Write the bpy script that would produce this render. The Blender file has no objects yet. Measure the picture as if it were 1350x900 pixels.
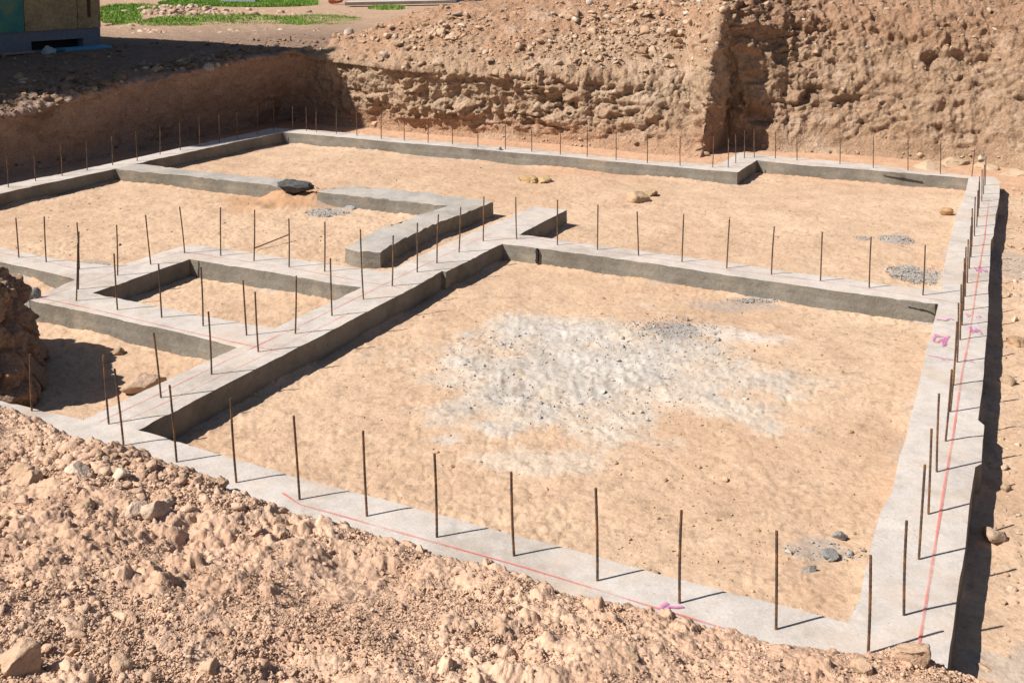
import bpy, bmesh, math, random
import numpy as np
from mathutils import Vector, Matrix
from mathutils.geometry import delaunay_2d_cdt

random.seed(7); RNG = np.random.default_rng(7)
C = bpy.context.scene
COL = C.collection

# ------------------------------------------------------------------ camera model
F, PIT, ROLL, H, CY = 1390.1, .1308, .0091, 3.1462, 129.3
_cp, _sp, _cr, _sr = math.cos(PIT), math.sin(PIT), math.cos(ROLL), math.sin(ROLL)
FW = np.array([0, _cp, -_sp]); _r = np.array([1, 0, 0.]); _u = np.cross(_r, FW)
RT = _cr*_r + _sr*_u; UP = -_sr*_r + _cr*_u

def U(px, py, z=0.):
    """point of the survey: photo pixel -> place on the level z"""
    d = FW + ((px-675)/F)*RT - ((py-CY)/F)*UP
    t = (z-H)/d[2]
    return np.array([0, 0, H]) + t*d

def UY(px, py, Y):
    d = FW + ((px-675)/F)*RT - ((py-CY)/F)*UP
    return np.array([0, 0, H]) + d*(Y/d[1])

# ------------------------------------------------------------------ noise (numpy)
def _hash(ix, iy, iz, seed):
    h = (ix*374761393 + iy*668265263 + iz*2147483647 + seed*1274126177) & 0xFFFFFFFF
    h = ((h ^ (h >> 13))*1274126177) & 0xFFFFFFFF
    h = ((h ^ (h >> 16))*2246822519) & 0xFFFFFFFF
    return ((h ^ (h >> 15)) & 0xFFFFFF)/float(0xFFFFFF)

def vnoise(P, seed=0):
    P = np.asarray(P, float); i = np.floor(P).astype(np.int64); f = P-i
    w = f*f*f*(f*(f*6-15)+10)
    out = 0
    for dx in (0, 1):
        for dy in (0, 1):
            for dz in (0, 1):
                k = _hash(i[..., 0]+dx, i[..., 1]+dy, i[..., 2]+dz, seed)
                ww = (w[..., 0] if dx else 1-w[..., 0])*(w[..., 1] if dy else 1-w[..., 1])*(w[..., 2] if dz else 1-w[..., 2])
                out = out + k*ww
    return out*2-1

def fbm(P, freq=1., octs=4, seed=0, gain=.5, lac=2.03, ridge=False):
    a, s, n = 1., 0., 0.
    Q = np.asarray(P, float)*freq
    for o in range(octs):
        v = vnoise(Q + o*17.3, seed+o*31)
        if ridge: v = 1-2*np.abs(v)
        s = s+a*v; n += a; a *= gain; Q = Q*lac
    return s/n

def worley(P, freq, seed=0):
    """distance to the nearest and second nearest feature point"""
    Q = np.asarray(P, float)*freq; i = np.floor(Q).astype(np.int64)
    d1 = np.full(Q.shape[:-1], 9.); d2 = d1.copy()
    for dx in (-1, 0, 1):
        for dy in (-1, 0, 1):
            for dz in (-1, 0, 1):
                c = i+np.array([dx, dy, dz])
                o = np.stack([_hash(c[..., 0], c[..., 1], c[..., 2], seed+k) for k in (1, 2, 3)], -1)
                d = np.sqrt((((c+o)-Q)**2).sum(-1))
                d2 = np.minimum(np.maximum(d1, d), d2); d1 = np.minimum(d1, d)
    return d1, d2

def worley2(P, freq, seed=0):
    """flat cells: nearest, second nearest distance and a random number of the nearest cell"""
    Q = np.asarray(P, float)[..., :2]*freq; ix = np.floor(Q[..., 0]).astype(np.int64); iy = np.floor(Q[..., 1]).astype(np.int64)
    d1 = np.full(ix.shape, 9.); d2 = d1.copy(); rr = np.zeros(ix.shape); zz = np.zeros_like(ix)
    for dx in (-1, 0, 1):
        for dy in (-1, 0, 1):
            cx, cy = ix+dx, iy+dy; h = _hash(cx, cy, zz, seed+1); k = _hash(cx, cy, zz, seed+2)
            d = np.sqrt((cx+h-Q[..., 0])**2+(cy+k-Q[..., 1])**2); nr_ = d < d1
            d2 = np.where(nr_, d1, np.minimum(d2, d)); rr = np.where(nr_, (h*7.3+k*3.1) % 1., rr); d1 = np.where(nr_, d, d1)
    return d1, d2, rr

def sstep(a, b, x):
    t = np.clip((x-a)/(b-a), 0, 1); return t*t*(3-2*t)

# ------------------------------------------------------------------ object helpers
def tag(o, label=None, cat=None, group=None, kind=None):
    if label: o['label'] = label
    if cat: o['category'] = cat
    if group: o['group'] = group
    if kind: o['kind'] = kind
    return o

def mesh_np(name, V, Fc, mats, parent=None, col=None, smooth=False, matidx=None):
    """V (n,3); Fc (m,3|4) or list of lists"""
    me = bpy.data.meshes.new(name)
    V = np.asarray(V, np.float32)
    if isinstance(Fc, np.ndarray):
        k = Fc.shape[1]; m = len(Fc)
        me.vertices.add(len(V)); me.vertices.foreach_set('co', V.ravel())
        me.loops.add(m*k); me.loops.foreach_set('vertex_index', Fc.astype(np.int32).ravel())
        me.polygons.add(m); me.polygons.foreach_set('loop_start', np.arange(0, m*k, k, dtype=np.int32))
    else:
        me.from_pydata([tuple(map(float, v)) for v in V], [], [tuple(map(int, f)) for f in Fc])
    for mm in (mats if isinstance(mats, (list, tuple)) else [mats]): me.materials.append(mm)
    if matidx is not None: me.polygons.foreach_set('material_index', np.asarray(matidx, np.int32))
    me.update(calc_edges=True)
    me.validate()
    if smooth: me.polygons.foreach_set('use_smooth', np.ones(len(me.polygons), bool))
    if col is not None:
        a = me.color_attributes.new('Col', 'FLOAT_COLOR', 'POINT')
        c = np.ones((len(V), 4), np.float32); c[:, :3] = col
        a.data.foreach_set('color', c.ravel())
    o = bpy.data.objects.new(name, me); COL.objects.link(o)
    if parent: o.parent = parent
    return o

def empty(name, loc=(0, 0, 0)):
    o = bpy.data.objects.new(name, None); COL.objects.link(o); o.location = loc
    o.empty_display_size = .2
    return o

def grid_faces(nr, nc):
    i = np.arange(nr*nc).reshape(nr, nc)
    return np.stack([i[:-1, :-1], i[:-1, 1:], i[1:, 1:], i[1:, :-1]], -1).reshape(-1, 4)

class MB:
    def __init__(s): s.v = []; s.f = []
    def box(s, c, sz, ax=None, ay=None, az=None):
        c = np.array(c, float); ax = np.array(ax if ax is not None else (1, 0, 0.), float); ay = np.array(ay if ay is not None else (0, 1., 0), float)
        az = np.array(az if az is not None else (0, 0, 1.), float); n = len(s.v)
        for k in range(8):
            sx, sy, sz_ = (1 if k & 1 else -1), (1 if k & 2 else -1), (1 if k & 4 else -1)
            s.v.append(c+ax*sx*sz[0]/2+ay*sy*sz[1]/2+az*sz_*sz[2]/2)
        for f in ((0, 2, 3, 1), (4, 5, 7, 6), (0, 1, 5, 4), (2, 6, 7, 3), (0, 4, 6, 2), (1, 3, 7, 5)): s.f.append([n+i for i in f])
    def prism(s, pts, z0, z1):
        n = len(s.v); m = len(pts)
        for z in (z0, z1):
            for p in pts: s.v.append(np.array([p[0], p[1], z]))
        s.f.append(list(range(n, n+m))[::-1]); s.f.append(list(range(n+m, n+2*m)))
        for i in range(m): j = (i+1) % m; s.f.append([n+i, n+j, n+m+j, n+m+i])
    def build(s, name, mat, parent=None): return mesh_np(name, np.array(s.v), s.f, mat, parent)

# ------------------------------------------------------------------ materials
def new_mat(name):
    m = bpy.data.materials.new(name); m.use_nodes = True
    nt = m.node_tree; b = nt.nodes['Principled BSDF']
    b.inputs['Specular IOR Level'].default_value = .2
    return m, nt, b

def N(nt, t, **kw):
    n = nt.nodes.new(t)
    for k, v in kw.items():
        if k in n.inputs: n.inputs[k].default_value = v
        else: setattr(n, k, v)
    return n

def noise_node(nt, scale, detail=6, rough=.6, dist=0.):
    tc = nt.nodes.new('ShaderNodeNewGeometry')
    n = N(nt, 'ShaderNodeTexNoise', Scale=scale, Detail=detail, Roughness=rough, Distortion=dist)
    nt.links.new(tc.outputs['Position'], n.inputs['Vector'])
    return n

def ramp(nt, src, stops):
    r = nt.nodes.new('ShaderNodeValToRGB'); cr = r.color_ramp
    while len(cr.elements) < len(stops): cr.elements.new(.5)
    for e, (p, c) in zip(cr.elements, stops): e.position = p; e.color = (*c, 1) if len(c) == 3 else c
    nt.links.new(src, r.inputs[0]); return r

def mixc(nt, a, b, fac, mode='MIX'):
    m = nt.nodes.new('ShaderNodeMix'); m.data_type = 'RGBA'; m.blend_type = mode
    for s, i in ((a, 6), (b, 7), (fac, 0)):
        if isinstance(s, bpy.types.NodeSocket): nt.links.new(s, m.inputs[i])
        elif i == 0: m.inputs[0].default_value = s
        else: m.inputs[i].default_value = (*s, 1)
    return m.outputs[2]

def add_bump(nt, b, pairs):
    """pairs: (scale, detail, distance[, kind])"""
    prev = None
    for p in pairs:
        if len(p) > 3 and p[3] == 'v':
            tc = nt.nodes.new('ShaderNodeNewGeometry')
            n = N(nt, 'ShaderNodeTexVoronoi', Scale=p[0]); n.feature = 'F1'
            nt.links.new(tc.outputs['Position'], n.inputs['Vector']); out = n.outputs['Distance']
        else:
            n = noise_node(nt, p[0], p[1], .65); out = n.outputs['Fac']
        bp = N(nt, 'ShaderNodeBump', Strength=1., Distance=p[2])
        nt.links.new(out, bp.inputs['Height'])
        if prev: nt.links.new(prev.outputs[0], bp.inputs['Normal'])
        prev = bp
    nt.links.new(prev.outputs[0], b.inputs['Normal'])

def earth_mat(name, bumps, lo=.78, hi=1.18, speck=.0):
    m, nt, b = new_mat(name)
    at = nt.nodes.new('ShaderNodeAttribute'); at.attribute_name = 'Col'
    n1 = noise_node(nt, 34, 8, .7); n2 = noise_node(nt, 3.1, 5, .6)
    r1 = ramp(nt, n1.outputs['Fac'], [(.28, (lo, lo, lo)), (.72, (hi, hi, hi))])
    r2 = ramp(nt, n2.outputs['Fac'], [(.3, (.9, .88, .86)), (.7, (1.08, 1.08, 1.08))])
    c = mixc(nt, at.outputs['Color'], r1.outputs['Color'], 1., 'MULTIPLY')
    c = mixc(nt, c, r2.outputs['Color'], 1., 'MULTIPLY')
    nt.links.new(c, b.inputs['Base Color'])
    b.inputs['Roughness'].default_value = .95; b.inputs['Specular IOR Level'].default_value = .08
    add_bump(nt, b, bumps)
    return m

M = {}
M['sand'] = earth_mat('sand', [(10, 4, .014), (50, 3, .0035)])
M['soil'] = earth_mat('soil', [(6, 7, .11), (26, 5, .03)], .62, 1.24)
M['berm'] = earth_mat('berm', [(26, 4, .010), (120, 3, .003)], .82, 1.15)
M['clod'] = earth_mat('clod', [(25, 4, .014), (120, 3, .004)], .8, 1.15)
M['far'] = earth_mat('far_soil', [(3, 8, .15)], .75, 1.2)

def concrete(name, ca, cb, bump=.002, stain=None):
    m, nt, b = new_mat(name)
    n = noise_node(nt, 2.3, 8, .65); n2 = noise_node(nt, 60, 6, .7); n3 = noise_node(nt, 9, 6, .6)
    r = ramp(nt, n.outputs['Fac'], [(.3, ca), (.7, cb)])
    r2 = ramp(nt, n2.outputs['Fac'], [(.25, (.82, .82, .82)), (.75, (1.12, 1.12, 1.12))])
    r3 = ramp(nt, n3.outputs['Fac'], [(.3, (.88, .87, .85)), (.6, (1.05, 1.05, 1.05))])
    c = mixc(nt, r.outputs['Color'], r2.outputs['Color'], 1., 'MULTIPLY')
    c = mixc(nt, c, r3.outputs['Color'], 1., 'MULTIPLY')
    ns2 = noise_node(nt, 1.1, 9, .72, .4); rs2 = ramp(nt, ns2.outputs['Fac'], [(.38, (.80, .78, .75)), (.5, (1, 1, 1)), (.62, (1.05, 1.04, 1.02))])
    c = mixc(nt, c, rs2.outputs['Color'], 1., 'MULTIPLY')
    tcv = nt.nodes.new('ShaderNodeNewGeometry'); vo = N(nt, 'ShaderNodeTexVoronoi', Scale=26.); nt.links.new(tcv.outputs['Position'], vo.inputs['Vector'])
    rv = ramp(nt, vo.outputs['Distance'], [(.07, (.55, .52, .48)), (.13, (1, 1, 1))]); nh = noise_node(nt, 5, 2, .5); rh = ramp(nt, nh.outputs['Fac'], [(.5, (0, 0, 0)), (.6, (1, 1, 1))])
    c = mixc(nt, c, mixc(nt, c, rv.outputs['Color'], 1., 'MULTIPLY'), rh.outputs['Color'])
    if stain:   # dust of the pit sand lying in patches on the concrete
        ns = noise_node(nt, 1.6, 8, .7)
        rs = ramp(nt, ns.outputs['Fac'], [(.5, (0, 0, 0)), (.72, (.7, .7, .7))])
        c = mixc(nt, c, stain, rs.outputs['Color'])
    nt.links.new(c, b.inputs['Base Color'])
    b.inputs['Roughness'].default_value = .85
    add_bump(nt, b, [(28, 6, bump*3), (220, 4, bump)])
    return m
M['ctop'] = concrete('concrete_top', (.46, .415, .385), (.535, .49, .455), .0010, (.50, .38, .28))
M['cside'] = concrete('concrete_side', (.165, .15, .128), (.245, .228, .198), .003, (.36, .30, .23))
M['cold'] = concrete('old_concrete_top', (.34, .315, .29), (.43, .405, .38), .002, (.44, .36, .28))
M['darkl'] = concrete('dark_lump', (.10, .10, .105), (.24, .24, .245), .02)
M['clump'] = concrete('grey_lump', (.24, .235, .23), (.42, .41, .40), .006)

def flat(name, c, rough=.8, metal=0.):
    m, nt, b = new_mat(name)
    n = noise_node(nt, 25, 6, .7)
    r = ramp(nt, n.outputs['Fac'], [(.3, tuple(x*.75 for x in c)), (.7, tuple(min(1, x*1.2) for x in c))])
    nt.links.new(r.outputs['Color'], b.inputs['Base Color'])
    b.inputs['Roughness'].default_value = rough; b.inputs['Metallic'].default_value = metal
    return m
M['void'] = flat('crack_dark', (.03, .026, .022), 1)

def rebar_mat():
    m, nt, b = new_mat('rusty_steel')
    n = noise_node(nt, 12, 6, .7)
    r = ramp(nt, n.outputs['Fac'], [(.3, (.06, .055, .055)), (.48, (.12, .08, .06)), (.6, (.24, .12, .055)), (.75, (.38, .19, .08))])
    nt.links.new(r.outputs['Color'], b.inputs['Base Color'])
    b.inputs['Roughness'].default_value = .6; b.inputs['Metallic'].default_value = .35
    return m
M['rebar'] = rebar_mat()

def chalk_mat(name, c, lo, hi):
    m, nt, b = new_mat(name)
    n = noise_node(nt, 45, 6, .8); n2 = noise_node(nt, 3.0, 3, .5)
    ad = N(nt, 'ShaderNodeMath', operation='ADD'); nt.links.new(n.outputs['Fac'], ad.inputs[0]); nt.links.new(n2.outputs['Fac'], ad.inputs[1])
    r = ramp(nt, ad.outputs[0], [(0, (0, 0, 0)), (1, (1, 1, 1))])
    mr = N(nt, 'ShaderNodeMapRange'); mr.inputs['From Min'].default_value = lo; mr.inputs['From Max'].default_value = hi
    nt.links.new(ad.outputs[0], mr.inputs['Value'])
    nt.links.new(mr.outputs[0], b.inputs['Alpha'])
    b.inputs['Base Color'].default_value = (*c, 1); b.inputs['Roughness'].default_value = .95
    return m
M['chalk'] = chalk_mat('red_chalk', (.70, .15, .12), .70, 1.45)
M['chalkf'] = chalk_mat('faint_red_chalk', (.70, .17, .13), .66, 1.5)
M['pink'] = chalk_mat('pink_paint', (.55, .13, .40), .66, 1.35)

# ------------------------------------------------------------------ sun, sky, camera
AZ, EL = math.radians(21.), math.radians(46.5)
d = Vector((math.cos(AZ)*math.cos(EL), math.sin(AZ)*math.cos(EL), -math.sin(EL)))
ld = bpy.data.lights.new('sun', 'SUN'); ld.energy = 5.0; ld.angle = math.radians(.53); ld.color = (1, .94, .86)
lo = bpy.data.objects.new('sun', ld); COL.objects.link(lo); lo.rotation_euler = d.to_track_quat('-Z', 'Y').to_euler(); lo.location = (0, 0, 30)
w = bpy.data.worlds.new('World'); C.world = w; w.use_nodes = True
sk = w.node_tree.nodes.new('ShaderNodeTexSky'); sk.sky_type = 'NISHITA'; sk.sun_disc = False
sk.sun_elevation = EL; sk.sun_rotation = math.atan2(-math.cos(AZ), -math.sin(AZ))
bg = w.node_tree.nodes['Background']; bg.inputs[1].default_value = .045
w.node_tree.links.new(sk.outputs[0], bg.inputs[0])
cd = bpy.data.cameras.new('camera'); cam = bpy.data.objects.new('camera', cd); COL.objects.link(cam)
cd.sensor_width = 36; cd.lens = F/1350*36; cd.shift_y = (CY-450)/1350; cd.clip_end = 3000; cd.clip_start = .05
Mx = Matrix.Identity(4)
for k in range(3): Mx[k][0] = RT[k]; Mx[k][1] = UP[k]; Mx[k][2] = -FW[k]
Mx[2][3] = H
cam.matrix_world = Mx; C.camera = cam
C.view_settings.view_transform = 'Standard'; C.view_settings.look = 'None'; C.view_settings.gamma = 1
C.view_settings.exposure = .55
C.render.resolution_x = 1024; C.render.resolution_y = 682

A_ = np.array([math.cos(math.radians(64.2)), math.sin(math.radians(64.2)), 0.])
B_ = np.array([A_[1], -A_[0], 0.])

SAND = np.array([.54, .39, .275]); SAND2 = np.array([.475, .328, .225])
RED = np.array([.40, .24, .155]); TAN = np.array([.50, .345, .235]); PALE = np.array([.55, .42, .30])
GREY = np.array([.33, .315, .30]); WHITE = np.array([.62, .58, .54])

def blob(P, px, py, rx, ry, z=-.2, rot=0.):
    """soft ellipse in the pit, metres; 1 at the middle, 0 at the rim and beyond"""
    c = U(px, py, z); dx, dy = P[..., 0]-c[0], P[..., 1]-c[1]
    ca, sa = math.cos(rot), math.sin(rot)
    q = ((dx*ca+dy*sa)/rx)**2+((-dx*sa+dy*ca)/ry)**2
    return 1-np.sqrt(q)

# ------------------------------------------------------------------ the berm edge (where the near spoil lies on the footing)
EDGE = [(-420, 470), (-200, 492), (-40, 524), (0, 535), (30, 546), (60, 560), (100, 577), (130, 590), (165, 594), (195, 601), (215, 616), (260, 627), (292, 640), (310, 656), (340, 662),
        (400, 690), (450, 698), (500, 713), (583, 734), (650, 749), (700, 767), (733, 779), (800, 796), (850, 810), (900, 823), (960, 836), (1000, 846), (1050, 858),
        (1100, 866), (1150, 862), (1185, 855), (1210, 860), (1235, 873), (1262, 882), (1290, 892), (1310, 902), (1345, 930), (1500, 1010)]
EW = np.array([U(x, y, .01) for x, y in EDGE])
def edge_y(x): return np.interp(x, EW[:, 0], EW[:, 1])

# ------------------------------------------------------------------ pit floor
def floor_z(P):
    z = -.205+.018*fbm(P, .5, 3, 5)+.010*fbm(P, 1.9, 3, 9)
    z = z-.05*np.clip(blob(P, 130, 520, 1.3, .8), 0, 1)
    z = z+.14*np.clip(blob(P, 60, 372, .75, .4), 0, 1)**1.2      # small sand heap
    z = z+.13*sstep(0, .6, blob(P, 402, 263, .70, .50))*(1+.9*fbm(P, 6, 4, 18))+.07*sstep(0, .6, blob(P, 375, 272, .9, .35))*(.6+.8*fbm(P, 5, 3, 19))         # dirt pushed against the gap
    z = z+.05*np.clip(blob(P, 870, 440, .9, .6), 0, 1)
    return z

def make_floor():
    nr, nc = 620, 1000
    Y = np.geomspace(3.0, 24.5, nr)
    t = np.linspace(-.74, .74, nc)
    X = t[None, :]*(Y[:, None]+1.); YY = np.repeat(Y[:, None], nc, 1)
    P = np.stack([X, YY, np.zeros_like(X)], -1)
    z = floor_z(P)
    rough = .5+.5*sstep(-.2, .5, fbm(P, .45, 3, 77))
    g1, g2, _g = worley2(P+.03*np.stack([fbm(P, 7, 2, 1), fbm(P, 7, 2, 2), 0*z], -1), 15, 14)
    z = z+rough*(.011*fbm(P, 5, 3, 13)+.010*fbm(P, 13, 4, 15, gain=.62)+.009*sstep(.45, .85, 1-g1)*sstep(-.1, .4, fbm(P, 1.7, 3, 16)))
    # cracked, curled crusts
    h1, h2, _g = worley2(P+.08*np.stack([fbm(P, 3, 2, 4), fbm(P, 3, 2, 5), 0*z], -1), 5.5, 24)
    z = z+.009*sstep(.0, .10, h2-h1)*sstep(-.1, .3, fbm(P, 1.1, 3, 17))
    # boot prints along a few walks
    for (x0_, y0_, x1_, y1_, n_) in ((480, 300, 250, 250, 8), (560, 480, 1010, 640, 13), (700, 250, 1180, 330, 14), (620, 440, 760, 690, 9), (1180, 480, 1010, 760, 9), (420, 215, 880, 245, 11), (200, 450, 290, 480, 3)):
        a_, b_ = U(x0_, y0_, -.2), U(x1_, y1_, -.2); dr = (b_-a_)/np.linalg.norm(b_-a_); sd = np.array([-dr[1], dr[0], 0])
        for k_ in range(n_):
            cc_ = a_+(b_-a_)*(k_+random.uniform(-.15, .15))/n_+sd*(.11 if k_ % 2 else -.11)+sd*random.uniform(-.06, .06); th = math.atan2(dr[1], dr[0])+random.uniform(-.25, .25)
            mk = (np.abs(X-cc_[0]) < .3) & (np.abs(YY-cc_[1]) < .3)
            if not mk.any(): continue
            dx, dy = X[mk]-cc_[0], YY[mk]-cc_[1]; ca, sa = math.cos(th), math.sin(th); q_ = np.sqrt(((dx*ca+dy*sa)/.15)**2+((-dx*sa+dy*ca)/.055)**2)
            z[mk] += -.006*(1-sstep(.5, 1.25, q_+.5*fbm(P[mk], 9, 3, k_)))
    # ripples left by a rake
    q = (P@B_)*7.5+fbm(P, .8, 2, 3)*2.5
    z = z+.011*np.sin(q)*sstep(.1, .6, blob(P, 1080, 320, 3.0, 1.8))*(.6+.6*fbm(P, 1.3, 2, 6))
    # lime heap texture
    lime = blob(P, 785, 487, 1.5, 1.3)
    ln = lime+.8*fbm(P, 1.5, 6, 41, gain=.6)+.15*fbm(P, 9, 3, 42)
    d1, d2, _g = worley2(P+.04*np.stack([fbm(P, 8, 2, 1), fbm(P, 8, 2, 2), 0*z], -1), 13, 4)
    z = z+sstep(.0, .5, ln)*(.020*(1-d1)*sstep(-.2, .4, fbm(P, 2.2, 3, 8))+.016*fbm(P, 7, 5, 18, ridge=True, gain=.6)+.010*fbm(P, 22, 3, 20))
    df = np.full(X.shape, 9.); G2 = np.stack([X, YY], -1)
    for a, b in SEGS:
        lo_ = np.minimum(a, b)-.4; hi_ = np.maximum(a, b)+.4
        mk = (X > lo_[0]) & (X < hi_[0]) & (YY > lo_[1]) & (YY < hi_[1])
        if not mk.any(): continue
        g = G2[mk]; t_ = np.clip(((g-a)@(b-a))/((b-a)@(b-a)), 0, 1); df[mk] = np.minimum(df[mk], np.linalg.norm(g-(a+t_[:, None]*(b-a)), axis=1))
    z = z+np.exp(-df/.055)*np.clip(.018+.05*fbm(P, 1.7, 3, 51)+.012*fbm(P, 9, 3, 52), 0, .07)
    V = np.stack([X, YY, z], -1).reshape(-1, 3)
    # colours
    P2 = P
    n1 = fbm(P2, .6, 5, 21)[..., None]; n2 = fbm(P2, 3.1, 4, 22)[..., None]; n3 = fbm(P2, 14, 3, 23)[..., None]
    c = SAND+(SAND2-SAND)*np.clip(.5+1.1*n1+.5*n2, 0, 1)
    c = c*(1+.10*n3)
    def over(c, col, m): m = np.clip(m, 0, 1)[..., None]; return c*(1-m)+col*m
    # reddish worked soil by the far footings and the outside ground
    rs = sstep(.0, .6, blob(P, 765, 228, 1.6, .8)+.4*fbm(P, 1.6, 4, 31)-.1)
    c = over(c, RED*1.25, rs*.6)
    rs = sstep(.0, .5, blob(P, 392, 268, 1.2, .7)+.4*fbm(P, 3, 4, 32))
    c = over(c, np.array([.40, .235, .135]), rs*.85)
    rs = sstep(.1, .6, blob(P, 1130, 250, 2.6, .9)+.45*fbm(P, 2, 4, 33))
    c = over(c, TAN*.98, rs*.5)
    fa = U(361, 168.2, 0); fb = U(1290, 233, 0); nn_ = np.array([-(fb-fa)[1], (fb-fa)[0]]); nn_ /= np.linalg.norm(nn_)
    dd = (P[..., 0]-fa[0])*nn_[0]+(P[..., 1]-fa[1])*nn_[1]
    c = over(c, RED*1.25, sstep(-.5, .1, dd)*.7)
    # lime and cement spill in the big bay
    c = over(c, np.array([.50, .45, .39]), sstep(-.12, .28, ln)*.75)
    c = over(c, np.array([.40, .372, .345]), sstep(.05, .5, ln+.5*fbm(P, 3.2, 5, 43)-.12)*.75)
    c = over(c, np.array([.54, .50, .46]), sstep(.35, .95, ln+.6*fbm(P, 2.5, 5, 44))*.7)
    c = over(c, WHITE*.95, sstep(.1, .6, blob(P, 950, 440, .7, .28, rot=-.3)+.4*fbm(P, 4, 4, 45))*.6)
    c = over(c, np.array([.27, .26, .25]), sstep(.1, .6, blob(P, 890, 440, .35, .30)+.35*fbm(P, 5, 4, 46))*.7)
    c = over(c, np.array([.50, .44, .37]), sstep(.15, .6, blob(P, 720, 610, .7, .25)+.5*fbm(P, 4, 4, 47))*.6)
    c = over(c, WHITE*.9, sstep(.2, .6, blob(P, 590, 580, .22, .16)+.4*fbm(P, 6, 4, 48))*.6)
    for (px, py, rx, ry, s) in ((1210, 362, .38, .42, .85), (1182, 316, .3, .3, .7), (1000, 397, .4, .12, .7), (430, 280, .38, .28, .8), (1138, 313, .14, .14, .6), (120, 350, .3, .2, .7), (1085, 725, .30, .16, .55), (960, 405, .6, .2, .5), (1330, 350, .5, .9, .5), (1340, 880, .4, .2, .5)):
        c = over(c, GREY*.95, sstep(.1, .5, blob(P, px, py, rx, ry)+.45*fbm(P, 7, 3, int(px)))*s)
    c = over(c, GREY*1.05, np.exp(-df/.05)*sstep(.0, .4, fbm(P, 2.6, 5, 53))*.8)
    c = over(c, RED*1.2, np.exp(-df/.12)*sstep(.05, .4, fbm(P, 1.4, 4, 54))*.45)
    # small dark crumbs
    cr = sstep(.55, .68, fbm(P, 22, 2, 55)+.15*fbm(P, 1.2, 2, 56)+.12)
    c = over(c, TAN*.55, cr*.5)
    o = mesh_np('pit_floor', V, grid_faces(nr, nc), M['sand'], col=c.reshape(-1, 3), smooth=True)
    tag(o, kind='structure')
    return o

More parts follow.
